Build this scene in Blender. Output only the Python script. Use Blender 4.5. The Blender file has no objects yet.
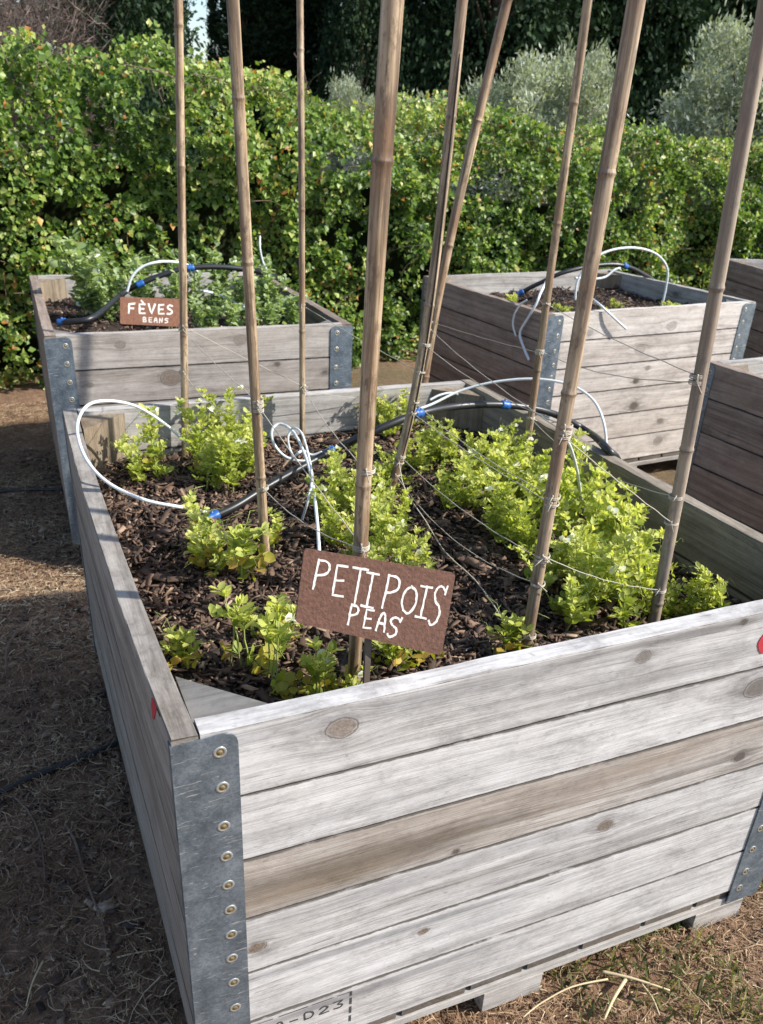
import bpy, math, random
import numpy as np
from mathutils import Vector, Matrix, Euler
random.seed(7); rng = np.random.default_rng(7)
C = bpy.context.scene.collection
SC = bpy.context.scene

# ------------------------------------------------------------------ camera
F_PX, SX, SY = 836.92, -15.33, 73.92
cam = bpy.data.objects.new('camera', bpy.data.cameras.new('camera')); C.objects.link(cam)
cam.location = (-0.11438, -0.82656, 1.47693)
cam.rotation_euler = tuple(math.radians(a) for a in (61.38418, -2.24086, -22.65176))
cam.data.sensor_fit = 'VERTICAL'; cam.data.sensor_height = 36; cam.data.sensor_width = 36*763/1024
cam.data.lens = F_PX/1024*36
cam.data.shift_x = -SX/1024; cam.data.shift_y = SY/1024
cam.data.clip_start = 0.02; cam.data.clip_end = 600
cam.data.dof.use_dof = True; cam.data.dof.focus_distance = 1.25; cam.data.dof.aperture_fstop = 11
SC.camera = cam
# ------------------------------------------------------------------ light
SUN_EL, SUN_AZ = math.radians(39), math.atan2(.84, -.54)
world = bpy.data.worlds.new('World'); SC.world = world; world.use_nodes = True
wn = world.node_tree; sky = wn.nodes.new('ShaderNodeTexSky'); sky.sky_type = 'NISHITA'; sky.sun_disc = False
sky.sun_elevation = SUN_EL; sky.sun_rotation = SUN_AZ; sky.air_density = 1.0; sky.dust_density = 1.0; sky.ozone_density = 0.8
wn.links.new(sky.outputs[0], wn.nodes['Background'].inputs[0]); wn.nodes['Background'].inputs[1].default_value = 0.14
sl = bpy.data.lights.new('sun', 'SUN'); sl.energy = 4.9; sl.angle = math.radians(.6); sl.color = (1, .945, .865)
so = bpy.data.objects.new('sun', sl); C.objects.link(so)
sd = Vector((math.sin(SUN_AZ)*math.cos(SUN_EL), math.cos(SUN_AZ)*math.cos(SUN_EL), math.sin(SUN_EL)))
so.rotation_euler = sd.to_track_quat('Z', 'Y').to_euler()
so.location = (6, -6, 8)
SC.view_settings.view_transform = 'Standard'; SC.view_settings.look = 'None'
SC.view_settings.exposure = 0.6; SC.view_settings.gamma = 1
SC.cycles.max_bounces = 6; SC.cycles.transparent_max_bounces = 6

# ------------------------------------------------------------------ helpers
RM = cam.rotation_euler.to_matrix(); CL = Vector(cam.location)
def ray(px, py):
    return (RM @ Vector(((px-381.5-SX)/F_PX, -(py-512-SY)/F_PX, -1)))
def at(px, py, ax, val):
    d = ray(px, py); t = (val-CL[ax])/d[ax]; return CL + d*t
def atn(px, py, p, n):
    d = ray(px, py); t = (Vector(p)-CL).dot(n)/d.dot(n); return CL + d*t

class MB:
    def __init__(s): s.v = []; s.f = []; s.sm = []; s.t = []
    def add(s, vs, fs, smooth=False, tint=0.0):
        o = len(s.v); s.v += [tuple(v) for v in vs]; s.f += [tuple(i+o for i in f) for f in fs]
        s.sm += [smooth]*len(fs); s.t += (tint if isinstance(tint, list) else [tint]*len(vs))
    def box(s, c, d, M=None, tint=0.0):
        x, y, z = (k/2 for k in d); c = Vector(c)
        vs = [Vector((a*x, b*y, e*z)) for e in (-1, 1) for b in (-1, 1) for a in (-1, 1)]
        vs = [(M @ v if M else v)+c for v in vs]
        s.add(vs, [(0,2,3,1),(4,5,7,6),(0,1,5,4),(1,3,7,5),(3,2,6,7),(2,0,4,6)], False, tint)
    def tube(s, pts, r, n=8, tints=None, cap=True):
        pts = [Vector(p) for p in pts]; m = len(pts); rs = r if isinstance(r, (list, tuple)) else [r]*m
        t0 = (pts[1]-pts[0]).normalized(); up = Vector((0,0,1)) if abs(t0.z) < .9 else Vector((1,0,0))
        u = t0.cross(up).normalized(); vs = []; ti = []
        for i, p in enumerate(pts):
            t = (pts[min(i+1, m-1)]-pts[max(i-1, 0)]).normalized()
            u = (u-t*u.dot(t)).normalized(); w = t.cross(u)
            for k in range(n):
                a = 2*math.pi*k/n; vs.append(p+(u*math.cos(a)+w*math.sin(a))*rs[i]); ti.append(tints[i] if tints else 0.)
        fs = [(i*n+k, i*n+(k+1)%n, (i+1)*n+(k+1)%n, (i+1)*n+k) for i in range(m-1) for k in range(n)]
        if cap: fs += [tuple(range(n))[::-1], tuple(range((m-1)*n, m*n))]
        s.add(vs, fs, True, ti)
    def build(s, name, mat, parent=None):
        me = bpy.data.meshes.new(name); me.from_pydata(s.v, [], s.f)
        me.polygons.foreach_set('use_smooth', s.sm)
        a = me.attributes.new('tint', 'FLOAT', 'POINT'); a.data.foreach_set('value', [float(x) for x in s.t])
        me.materials.append(mat); me.update()
        o = bpy.data.objects.new(name, me); C.objects.link(o)
        if parent: o.parent = parent
        return o
def build_np(name, V, Fq, tint, mat, parent=None, smooth=False):
    """V (n,3); Fq (m,k) faces with k corners"""
    me = bpy.data.meshes.new(name); n = len(V); m, k = Fq.shape
    me.vertices.add(n); me.vertices.foreach_set('co', V.astype(np.float32).ravel())
    me.loops.add(m*k); me.loops.foreach_set('vertex_index', Fq.astype(np.int32).ravel())
    me.polygons.add(m); me.polygons.foreach_set('loop_start', np.arange(0, m*k, k, dtype=np.int32))
    if smooth: me.polygons.foreach_set('use_smooth', np.ones(m, bool))
    a = me.attributes.new('tint', 'FLOAT', 'POINT'); a.data.foreach_set('value', np.asarray(tint, np.float32))
    me.update(calc_edges=True); me.materials.append(mat)
    o = bpy.data.objects.new(name, me); C.objects.link(o)
    if parent: o.parent = parent
    return o
def tag(o, label=None, cat=None, group=None, kind=None):
    if label: o['label'] = label
    if cat: o['category'] = cat
    if group: o['group'] = group
    if kind: o['kind'] = kind
    return o
def empty(name, loc, rz=0, **k):
    o = bpy.data.objects.new(name, None); C.objects.link(o); o.location = loc; o.rotation_euler = (0,0,rz)
    o.empty_display_size = .05; return tag(o, **k)
def copy_tree(o, parent=None):
    c = o.copy(); C.objects.link(c)
    if parent: c.parent = parent
    for ch in list(o.children): copy_tree(ch, c)
    return c
def smooth_path(P, n=8):
    P = [Vector(p) for p in P]; out = []
    for i in range(len(P)-1):
        a = P[max(i-1,0)]; b = P[i]; c = P[i+1]; d = P[min(i+2, len(P)-1)]
        for k in range(n):
            t = k/n; out.append(.5*((2*b)+(-a+c)*t+(2*a-5*b+4*c-d)*t*t+(-a+3*b-3*c+d)*t**3))
    out.append(P[-1]); return out

def unit(a): return a/np.maximum(np.linalg.norm(a, axis=-1, keepdims=True), 1e-9)
T_OVAL = (np.array([[0,0,0],[-.36,.3,.10],[0,.33,0],[.36,.3,.10],[-.33,.72,.10],[0,.7,-.02],[.33,.72,.10],[0,1,.0]]),
          np.array([[0,2,1,1],[0,3,2,2],[1,2,5,4],[2,3,6,5],[4,5,7,7],[5,6,7,7]]))
T_FOLD = (np.array([[0,0,0],[-.42,.42,.14],[0,1,0],[.42,.42,.14],[0,.4,-.03]]), np.array([[0,4,1],[4,2,1],[0,3,4],[4,3,2]]))
T_SLIM = (np.array([[0,0,0],[-.16,.5,.04],[0,1,0],[.16,.5,.04]]), np.array([[0,3,2,1]]))
T_SLIM2 = (np.array([[0,0,0],[-.24,.5,.06],[0,1,0],[.24,.5,.06]]), np.array([[0,3,2,1]]))
T_BLOT = (np.array([[-.5,0,0],[.1,-.1,.1],[.5,.35,0],[.35,1,.1],[-.2,.8,-.05]]), np.array([[0,1,4],[1,2,3],[1,3,4]]))
def leaves(P, D, N, S, T, Wd=None):
    """P base points, D axis directions, N up hints, S lengths"""
    D = unit(D); X = unit(np.cross(D, N)); Z = np.cross(X, D)
    t, f = T; n = len(P); S = np.asarray(S)[:, None, None]; W = S if Wd is None else S*np.asarray(Wd)[:, None, None]
    V = P[:, None]+X[:, None]*t[None, :, :1]*W+D[:, None]*t[None, :, 1:2]*S+Z[:, None]*t[None, :, 2:]*S
    Fq = f[None]+(np.arange(n)*len(t))[:, None, None]
    return V.reshape(-1, 3), Fq.reshape(-1, f.shape[1]), len(t)
def build_leaves(name, P, D, N, S, T, tint, mat, parent=None, Wd=None):
    V, Fq, k = leaves(P, D, N, S, T, Wd)
    tv = np.repeat(tint, k)
    if T is T_OVAL:     # split degenerate quads to tris
        a = Fq[Fq[:, 2] == Fq[:, 3]][:, :3]; q = Fq[Fq[:, 2] != Fq[:, 3]]
        Fq = np.concatenate([a, q[:, [0,1,2]], q[:, [0,2,3]]])
    return build_np(name, V, Fq, tv, mat, parent)
def vnoise(x, y, seed=0, sc=1.0):
    """smooth value noise"""
    r = np.random.default_rng(seed).random((64, 64)); x = np.asarray(x)*sc; y = np.asarray(y)*sc
    xi = np.floor(x).astype(int); yi = np.floor(y).astype(int); fx = x-xi; fy = y-yi
    fx = fx*fx*(3-2*fx); fy = fy*fy*(3-2*fy); g = lambda a, b: r[a % 64, b % 64]
    return (g(xi, yi)*(1-fx)+g(xi+1, yi)*fx)*(1-fy)+(g(xi, yi+1)*(1-fx)+g(xi+1, yi+1)*fx)*fy

# ------------------------------------------------------------------ materials
class NT:
    def __init__(s, name):
        s.m = bpy.data.materials.new(name); s.m.use_nodes = True; s.t = s.m.node_tree; s.b = s.t.nodes['Principled BSDF']
        s.out = s.t.nodes['Material Output']
    def n(s, typ, **k):
        x = s.t.nodes.new('ShaderNode'+typ)
        for a, b in k.items(): setattr(x, a, b)
        return x
    def l(s, a, b): s.t.links.new(a, b)
    def setin(s, sock, v):
        if hasattr(v, 'is_output') or isinstance(v, bpy.types.NodeSocket): s.l(v, sock)
        else: sock.default_value = v
    def math(s, op, a, b=0.0, c=0.0, clamp=False):
        x = s.n('Math', operation=op, use_clamp=clamp); s.setin(x.inputs[0], a); s.setin(x.inputs[1], b); s.setin(x.inputs[2], c); return x.outputs[0]
    def vmath(s, op, a, b=(0,0,0)):
        x = s.n('VectorMath', operation=op); s.setin(x.inputs[0], a); s.setin(x.inputs[1], b)
        return x.outputs['Value'] if op in ('LENGTH', 'DISTANCE', 'DOT_PRODUCT') else x.outputs[0]
    def noise(s, vec, scale, detail=3, rough=.55, dist=0):
        x = s.n('TexNoise'); s.l(vec, x.inputs['Vector']); x.inputs['Scale'].default_value = scale
        x.inputs['Detail'].default_value = detail; x.inputs['Roughness'].default_value = rough; x.inputs['Distortion'].default_value = dist; return x.outputs['Fac']
    def ramp(s, fac, stops, interp='LINEAR'):
        x = s.n('ValToRGB'); x.color_ramp.interpolation = interp; e = x.color_ramp.elements
        while len(e) < len(stops): e.new(.5)
        for i, (p, c) in enumerate(stops): e[i].position = p; e[i].color = (*c, 1) if len(c) == 3 else c
        s.setin(x.inputs[0], fac); return x.outputs[0]
    def mix(s, fac, a, b, mode='MIX'):
        x = s.n('Mix', data_type='RGBA', blend_type=mode); s.setin(x.inputs[0], fac)
        s.setin(x.inputs[6], a if not isinstance(a, tuple) else (*a, 1)); s.setin(x.inputs[7], b if not isinstance(b, tuple) else (*b, 1)); return x.outputs[2]
    def maprange(s, v, a, b, c=0., d=1.):
        x = s.n('MapRange'); s.setin(x.inputs[0], v)
        for i, k in enumerate((a, b, c, d)): x.inputs[i+1].default_value = k
        return x.outputs[0]
    def obj(s): return s.n('TexCoord').outputs['Object']
    def attr(s, name, typ='GEOMETRY', out='Fac'): return s.n('Attribute', attribute_name=name, attribute_type=typ).outputs[out]
    def bump(s, h, strength=.3, dist=.002):
        x = s.n('Bump'); x.inputs['Strength'].default_value = strength; x.inputs['Distance'].default_value = dist
        s.l(h, x.inputs['Height']); s.l(x.outputs[0], s.b.inputs['Normal']); return x.outputs[0]
    def P(s, **k):
        for a, v in k.items(): s.setin(s.b.inputs[a.replace('_', ' ')], v if not (isinstance(v, tuple) and len(v) == 3) else (*v, 1))

def wood(name, knots=(), vert=False, edge=True, blot=.35, light=(.50,.485,.465), mid=(.33,.315,.30), dark=(.115,.10,.088), warm=(.30,.215,.14), voro=True, warmth=.25, patches=()):
    """weathered plank; knots = [(x, z, r, darkness, warmness)] in the plank's own metres"""
    m = NT(name); co = m.obj(); seed = m.attr('seed', 'OBJECT')
    if vert:
        s0 = m.n('SeparateXYZ'); m.l(co, s0.inputs[0]); c0 = m.n('CombineXYZ'); m.l(s0.outputs[2], c0.inputs[0]); m.l(s0.outputs[1], c0.inputs[1]); m.l(s0.outputs[0], c0.inputs[2]); co = c0.outputs[0]
    tone = m.attr('tone', 'OBJECT')
    sep = m.n('SeparateXYZ'); m.l(co, sep.inputs[0]); X, Y, Z = sep.outputs
    wob = m.noise(m.vmath('ADD', m.vmath('MULTIPLY', co, (2.2,1,5)), m.n('CombineXYZ').outputs[0]), 1.3, 2)
    # per plank offset
    cs = m.n('CombineXYZ'); m.l(m.math('MULTIPLY', seed, 7.31), cs.inputs[0]); m.l(m.math('MULTIPLY', seed, 3.17), cs.inputs[1]); m.l(m.math('MULTIPLY', seed, 5.77), cs.inputs[2])
    P = m.vmath('ADD', co, cs.outputs[0])
    wz = m.math('MULTIPLY', m.math('SUBTRACT', m.noise(m.vmath('MULTIPLY', P, (1.3,3,3)), 1., 2), .5), .05)
    kfac = None; ring = None; kwarm = None
    def addk(d, r, dk, wm, dz):
        nonlocal kfac, wz, kwarm, ring
        infl = m.math('POWER', 2.718, m.math('MULTIPLY', m.math('POWER', m.math('DIVIDE', d, r*1.9), 2.), -1.))
        wz = m.math('ADD', wz, m.math('MULTIPLY', m.math('MULTIPLY', dz, infl), -.75))
        core = m.math('MULTIPLY', m.maprange(d, r*1.05, r*.75), min(1., dk*1.3))
        dk = min(1., dk*1.35); halo = m.math('MULTIPLY', m.math('MULTIPLY', m.maprange(d, r*3.4, r*.7), m.maprange(m.noise(m.vmath('MULTIPLY', P, (12,12,60)), 1., 4, .7), .40, .60)), dk*.8)
        k = m.math('MAXIMUM', core, halo)
        rg = m.math('MULTIPLY', m.math('MULTIPLY', m.math('SINE', m.math('MULTIPLY', d, 14/r)), .5), m.maprange(d, r*1.6, r*.8))
        edge = m.math('MULTIPLY', m.math('SUBTRACT', 1., m.math('ABSOLUTE', m.math('DIVIDE', m.math('SUBTRACT', d, r), r*.16)), clamp=True), 1.0*min(1., dk+.3))
        k = m.math('MAXIMUM', k, edge)
        kfac = k if kfac is None else m.math('MAXIMUM', kfac, k)
        ring = rg if ring is None else m.math('ADD', ring, rg)
        w = m.math('MULTIPLY', core, wm); kwarm = w if kwarm is None else m.math('MAXIMUM', kwarm, w)
    wobn = m.math('MULTIPLY', m.math('SUBTRACT', m.noise(P, 55, 4, .7), .5), .011)
    for (kx, kz, r, dk, wm) in knots:
        dx = m.math('MULTIPLY', m.math('SUBTRACT', X, kx), .72); dz = m.math('SUBTRACT', Z, kz)
        d = m.math('ADD', m.math('SQRT', m.math('ADD', m.math('MULTIPLY', dx, dx), m.math('MULTIPLY', dz, dz))), wobn)
        addk(d, r, dk, wm, dz)
    if voro:
        vv = m.n('TexVoronoi', voronoi_dimensions='2D'); c2 = m.n('CombineXYZ')
        m.l(m.math('MULTIPLY', m.math('ADD', X, m.math('MULTIPLY', seed, 7.31)), 3.2), c2.inputs[0]); m.l(m.math('MULTIPLY', m.math('ADD', Z, m.math('MULTIPLY', seed, 5.77)), 6.), c2.inputs[1])
        m.l(c2.outputs[0], vv.inputs['Vector']); vv.inputs['Scale'].default_value = 1.
        sc = m.n('SeparateXYZ'); m.l(vv.outputs['Color'], sc.inputs[0]); use = m.math('GREATER_THAN', sc.outputs[0], .72)
        d = m.math('ADD', m.math('ADD', m.math('MULTIPLY', vv.outputs['Distance'], .19), wobn), m.math('MULTIPLY', m.math('SUBTRACT', 1., use), 9.))
        sp = m.n('SeparateXYZ'); m.l(vv.outputs['Position'], sp.inputs[0])
        dz = m.math('SUBTRACT', m.math('ADD', Z, m.math('MULTIPLY', seed, 5.77)), m.math('DIVIDE', sp.outputs[1], 6.))
        addk(d, .013, .75, .5, dz)
    ca = m.n('CombineXYZ'); m.l(m.math('MULTIPLY', m.math('ADD', X, m.math('MULTIPLY', seed, 7.31)), .9), ca.inputs[0]); m.l(m.math('ADD', m.math('MULTIPLY', Y, 1.), seed), ca.inputs[1]); m.l(m.math('ADD', Z, wz), ca.inputs[2])
    G = ca.outputs[0]
    g1 = m.noise(m.vmath('MULTIPLY', G, (1.6,30,60)), 1., 5, .65)
    g2 = m.noise(m.vmath('MULTIPLY', G, (7,120,420)), 1., 3, .65)
    g3 = m.noise(m.vmath('MULTIPLY', G, (5,60,120)), 1., 5, .7, .4)
    st = m.noise(m.vmath('MULTIPLY', P, (2.6,4,9)), 1., 4, .6)
    g = m.math('ADD', m.math('MULTIPLY', g1, .6), m.math('MULTIPLY', g2, .4))
    g = m.math('ADD', g, m.math('MULTIPLY', tone, .25))
    if ring is not None: g = m.math('ADD', g, m.math('MULTIPLY', ring, .18))
    col = m.ramp(g, [(.30, dark), (.43, mid), (.58, light)])
    col = m.mix(m.math('MULTIPLY', m.maprange(st, .5, .72), .6), col, m.mix(.5, col, tuple(k*.62 for k in mid)))
    wm = m.math('ADD', m.math('MULTIPLY', m.maprange(m.noise(m.vmath('MULTIPLY', P, (1.6,3,7)), 1., 3), .42, .7), warmth), m.attr('warm', 'OBJECT'), clamp=True)
    col = m.mix(wm, col, m.mix(.75, col, warm))
    for (px, pz, rx, rz, amt, pc) in patches:
        dx = m.math('DIVIDE', m.math('SUBTRACT', X, px), rx); dz = m.math('DIVIDE', m.math('SUBTRACT', Z, pz), rz)
        e = m.math('SUBTRACT', 1., m.math('SQRT', m.math('ADD', m.math('MULTIPLY', dx, dx), m.math('MULTIPLY', dz, dz))))
        e = m.maprange(m.math('ADD', e, m.math('MULTIPLY', m.math('SUBTRACT', g3, .5), 1.6)), 0., .6)
        col = m.mix(m.math('MULTIPLY', e, amt), col, pc)
    b1 = m.noise(m.vmath('MULTIPLY', P, (6,8,22)), 1., 5, .7, .6); b2 = m.noise(m.vmath('MULTIPLY', P, (22,25,60)), 1., 4, .7)
    col = m.mix(m.math('MULTIPLY', m.math('MULTIPLY', m.maprange(b1, .52, .68), m.maprange(b2, .38, .6)), blot), col, tuple(k*.55 for k in mid))
    c1_ = m.noise(m.vmath('MULTIPLY', P, (11,14,20)), 1., 8, .78, .3); c2_ = m.noise(m.vmath('MULTIPLY', P, (90,90,170)), 1., 4, .8)
    lum = m.math('ADD', m.math('MULTIPLY', m.math('SUBTRACT', c1_, .5), 1.5), m.math('MULTIPLY', m.math('SUBTRACT', c2_, .5), .45))
    col = m.mix(1., col, m.ramp(m.math('ADD', lum, .5), [(0., (.42,.41,.41)), (.42, (.86,.855,.85)), (.62, (1.,1.,1.)), (1., (1.14,1.14,1.16))]), 'MULTIPLY')
    pr_ = m.noise(m.vmath('MULTIPLY', G, (14,90,330)), 1., 2, .5); col = m.mix(m.math('MULTIPLY', m.maprange(pr_, .68, .74), .5), col, (.09,.08,.075))
    if edge:
        ez = m.math('ADD', m.math('ABSOLUTE', Z), m.math('MULTIPLY', m.math('SUBTRACT', b2, .5), .006))
        nrm = m.n('SeparateXYZ'); m.l(m.n('TexCoord').outputs['Normal'], nrm.inputs[0])
        flat = m.math('SUBTRACT', 1., m.math('ABSOLUTE', nrm.outputs[2]), clamp=True)
        col = m.mix(m.math('MULTIPLY', m.math('MULTIPLY', m.maprange(ez, .0552, .0572), .95), m.math('MAXIMUM', flat, m.math('SUBTRACT', 1., m.attr('rim', 'OBJECT')))), col, (.07,.062,.055))
    # cracks
    cr = m.maprange(g3, .325, .27); cr2 = m.math('MULTIPLY', cr, m.maprange(st, .40, .55)); col = m.mix(m.math('MULTIPLY', cr2, .8), col, (.06,.052,.046))
    fl = m.noise(m.vmath('MULTIPLY', P, (60,60,160)), 1., 2); col = m.mix(m.math('MULTIPLY', m.maprange(fl, .66, .74), .35), col, (.12,.11,.10))
    if kfac is not None:
        kn_ = m.noise(P, 260, 3, .7); col = m.mix(kfac, col, m.mix(kn_, (.04,.034,.03), (.15,.13,.115))); col = m.mix(m.math('MULTIPLY', kwarm, .55), col, m.mix(m.maprange(kn_, .35, .65), (.15,.10,.07), (.38,.28,.20)))
    m.P(Base_Color=col, Roughness=.82); m.b.inputs['Specular IOR Level'].default_value = .25
    h = m.math('SUBTRACT', m.math('ADD', m.math('MULTIPLY', g2, .5), m.math('MULTIPLY', g3, .8)), m.math('MULTIPLY', cr2, 1.2))
    m.bump(h, .55, .0022)
    return m.m

def simple(name, col, rough=.6, metal=0., var=.15, scale=30, bump=0., spec=.5):
    m = NT(name); n = m.noise(m.obj(), scale, 4)
    c = m.mix(n, tuple(k*(1-var) for k in col), tuple(min(1, k*(1+var)) for k in col))
    m.P(Base_Color=c, Roughness=rough, Metallic=metal); m.b.inputs['Specular IOR Level'].default_value = spec
    if bump: m.bump(n, bump, .002)
    return m.m
def leafmat(name, stops, trans=.35, rough=.45, spec=.4, tcol=1.4):
    m = NT(name); t = m.attr('tint'); n = m.noise(m.obj(), 60, 2)
    c = m.ramp(m.math('ADD', t, m.math('MULTIPLY', m.math('SUBTRACT', n, .5), .12)), stops)
    m.P(Base_Color=c, Roughness=rough); m.b.inputs['Specular IOR Level'].default_value = spec
    tr = m.n('BsdfTranslucent'); m.l(m.mix(1., c, (tcol, tcol*1.05, .6), 'MULTIPLY'), tr.inputs[0])
    mx = m.n('MixShader'); mx.inputs[0].default_value = trans; m.l(m.b.outputs[0], mx.inputs[1]); m.l(tr.outputs[0], mx.inputs[2]); m.l(mx.outputs[0], m.out.inputs[0])
    return m.m

def metalmat():
    m = NT('galvanised_steel'); co = m.obj()
    v = m.n('TexVoronoi'); m.l(co, v.inputs['Vector']); v.inputs['Scale'].default_value = 330
    n1 = m.noise(co, 22, 5, .65); n2 = m.noise(m.vmath('MULTIPLY', co, (30,30,140)), 1., 4, .7)
    s = m.n('SeparateXYZ'); m.l(v.outputs['Color'], s.inputs[0])
    f = m.math('ADD', m.math('MULTIPLY', s.outputs[0], .10), m.math('ADD', m.math('MULTIPLY', n1, .55), m.math('MULTIPLY', m.noise(co, 210, 3, .7), .35)))
    c = m.ramp(f, [(.36, (.105,.14,.175)), (.5, (.165,.205,.245)), (.66, (.26,.305,.345))])
    sc = m.noise(m.vmath('MULTIPLY', co, (25,25,210)), 1., 3, .6, 1.2); c = m.mix(m.math('MULTIPLY', m.maprange(sc, .62, .68), .6), c, (.62,.65,.66))
    m.P(Base_Color=c, Metallic=.62, Roughness=m.maprange(n1, .3, .7, .36, .6)); m.bump(f, .12, .001); return m.m
def canemat():
    m = NT('bamboo_skin'); co = m.obj(); sd_ = m.attr('seed', 'OBJECT'); t = m.attr('tint')
    cs = m.n('CombineXYZ'); m.l(sd_, cs.inputs[2]); m.l(sd_, cs.inputs[0]); P = m.vmath('ADD', co, cs.outputs[0])
    g = m.noise(m.vmath('MULTIPLY', P, (150,150,5)), 1., 4, .65); b = m.noise(m.vmath('MULTIPLY', P, (35,35,4)), 1., 4, .6); s = m.noise(m.vmath('MULTIPLY', P, (12,12,7)), 1., 3)
    c = m.ramp(m.math('ADD', m.math('MULTIPLY', g, .55), m.math('MULTIPLY', b, .45)), [(.37, (.065,.042,.026)), (.45, (.19,.130,.080)), (.54, (.40,.295,.190)), (.67,(.58,.465,.33))])
    c = m.mix(m.math('MULTIPLY', m.maprange(s, .50, .66), .65), c, (.20,.10,.05))
    mo = m.noise(m.vmath('MULTIPLY', P, (70,70,28)), 1., 5, .75); c = m.mix(m.math('MULTIPLY', m.maprange(mo, .52, .62), .7), c, (.12,.078,.05))
    c = m.mix(m.attr('grey', 'OBJECT'), c, m.mix(.8, c, (.25,.23,.21)))
    c = m.mix(t, c, (.07,.045,.032)); m.P(Base_Color=c, Roughness=.55); m.bump(m.math('ADD', g, mo), .5, .001); return m.m

M_WOOD = wood('weathered_pine')
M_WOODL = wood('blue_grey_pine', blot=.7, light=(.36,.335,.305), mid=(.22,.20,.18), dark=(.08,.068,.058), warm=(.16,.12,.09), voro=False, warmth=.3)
M_DECK = wood('dark_deck_board', edge=False, light=(.13,.125,.12), mid=(.09,.085,.08), dark=(.04,.036,.033), voro=False)
M_WOODG = wood('warm_grey_pine', light=(.36,.315,.255), mid=(.23,.20,.16), dark=(.085,.072,.052), warm=(.22,.16,.10), voro=False)  # darker warm grey for the near crate's right-hand planks
M_WOODB = wood('browned_pine', light=(.34,.285,.245), mid=(.21,.165,.138), dark=(.075,.055,.045), warm=(.25,.14,.085), warmth=.4)
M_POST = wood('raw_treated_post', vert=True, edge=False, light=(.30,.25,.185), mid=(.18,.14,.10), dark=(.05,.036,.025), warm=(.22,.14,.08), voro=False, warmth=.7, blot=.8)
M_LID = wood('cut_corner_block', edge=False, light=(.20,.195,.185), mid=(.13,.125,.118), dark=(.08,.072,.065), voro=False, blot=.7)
M_METAL = metalmat()
M_SCREW = simple('brass_screw', (.55,.46,.26), .4, .8, .3, 300)
M_WASH = simple('dull_zinc', (.36,.37,.36), .45, .7, .3, 300)
M_CANE = canemat()
M_TWINE = simple('cream_twine', (.44,.40,.33), .8, 0, .15, 400)
M_BLACKP = simple('black_poly_pipe', (.018,.019,.022), .38, 0, .2, 60)
M_WHITEP = simple('white_poly_tube', (.66,.70,.72), .35, 0, .1, 60)
M_BLUE = simple('blue_plastic', (.018,.10,.34), .4, 0, .1, 60)
M_CLIP = simple('grey_tape', (.42,.42,.44), .6, 0, .15, 60)
M_SIGN = simple('brown_painted_board', (.118,.056,.038), .85, 0, .55, 170, .9)
M_SIGN2 = simple('rust_brown_board', (.19,.085,.05), .85, 0, .5, 120, .8)
M_CHALK = simple('white_paint_marker', (.66,.63,.59), .8, 0, .25, 500)
M_INK = simple('black_stamp_ink', (.045,.043,.045), .8, 0, .3, 300)
M_RED = simple('red_crayon', (.42,.03,.04), .7, 0, .3, 200)
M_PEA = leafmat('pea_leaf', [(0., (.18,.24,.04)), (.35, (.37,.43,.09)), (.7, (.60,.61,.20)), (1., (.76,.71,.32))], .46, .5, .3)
M_YLEAF = leafmat('yellowing_pea_leaf', [(0., (.30,.30,.05)), (.5, (.50,.42,.06)), (1., (.36,.20,.07))], .35, .6)
M_STEM = simple('pea_stem', (.26,.32,.08), .5, 0, .2, 60)
M_PETAL = leafmat('white_petal', [(0., (.74,.73,.68)), (1., (.86,.85,.79))], .3, .6)
M_BEAN = leafmat('broad_bean_leaf', [(0., (.15,.23,.09)), (.5, (.31,.40,.18)), (1., (.52,.58,.36))], .35, .5)
M_HEDGE = leafmat('hedge_leaf', [(0., (.028,.062,.014)), (.35, (.095,.175,.032)), (.65, (.24,.345,.07)), (.86, (.50,.54,.18)), (.93, (.50,.30,.08)), (1., (.32,.10,.05))], .34, .42, .4)
M_HCORE = simple('hedge_shade_core', (.016,.022,.010), .95, 0, .6, 14, 1., .05)  # near black, stands in for the shade seen through leaf gaps
M_TWIG = simple('brown_twig', (.16,.11,.08), .8, 0, .3, 60)
M_BARK = simple('tree_bark', (.12,.09,.07), .9, 0, .4, 20, .6)
M_PINE = leafmat('shade_tinted_conifer_needles', [(0., (.014,.028,.015)), (.6, (.030,.058,.028)), (1., (.065,.105,.045))], .1, .7, .1)  # near black base colour carries the shade on these distant trees
M_OLIVE = leafmat('silver_olive_leaf', [(0., (.22,.25,.185)), (.6, (.38,.42,.33)), (1., (.56,.60,.50))], .25, .6)
M_BARE = leafmat('reddish_bare_twigs', [(0., (.07,.05,.045)), (.6, (.15,.11,.10)), (1., (.24,.17,.15))], .05, .8)
M_STRAW = leafmat('dry_straw', [(0., (.14,.075,.042)), (.45, (.32,.205,.12)), (.8, (.55,.42,.27)), (1., (.78,.66,.47))], .1, .7)
M_GRASS = leafmat('short_grass', [(0., (.07,.10,.03)), (.5, (.14,.16,.055)), (1., (.34,.30,.15))], .3, .6)
def chipmat():
    m = NT('bark_chips'); t = m.attr('tint'); n = m.noise(m.obj(), 90, 4, .7)
    c = m.ramp(m.math('ADD', t, m.math('MULTIPLY', m.math('SUBTRACT', n, .5), .3)), [(0., (.022,.014,.010)), (.3, (.070,.042,.029)), (.65, (.18,.112,.075)), (.88, (.34,.235,.165)), (1., (.58,.48,.37))])
    m.P(Base_Color=c, Roughness=.8); m.bump(n, .5, .002); return m.m
M_CHIP = chipmat()
def soilmat():
    m = NT('dark_compost'); co = m.obj(); n = m.noise(co, 60, 6, .7); c = m.ramp(n, [(.3, (.008,.006,.005)), (.55, (.028,.018,.013)), (.75, (.07,.045,.03))])
    m.P(Base_Color=c, Roughness=.95); m.bump(n, 1., .01); return m.m
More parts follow.
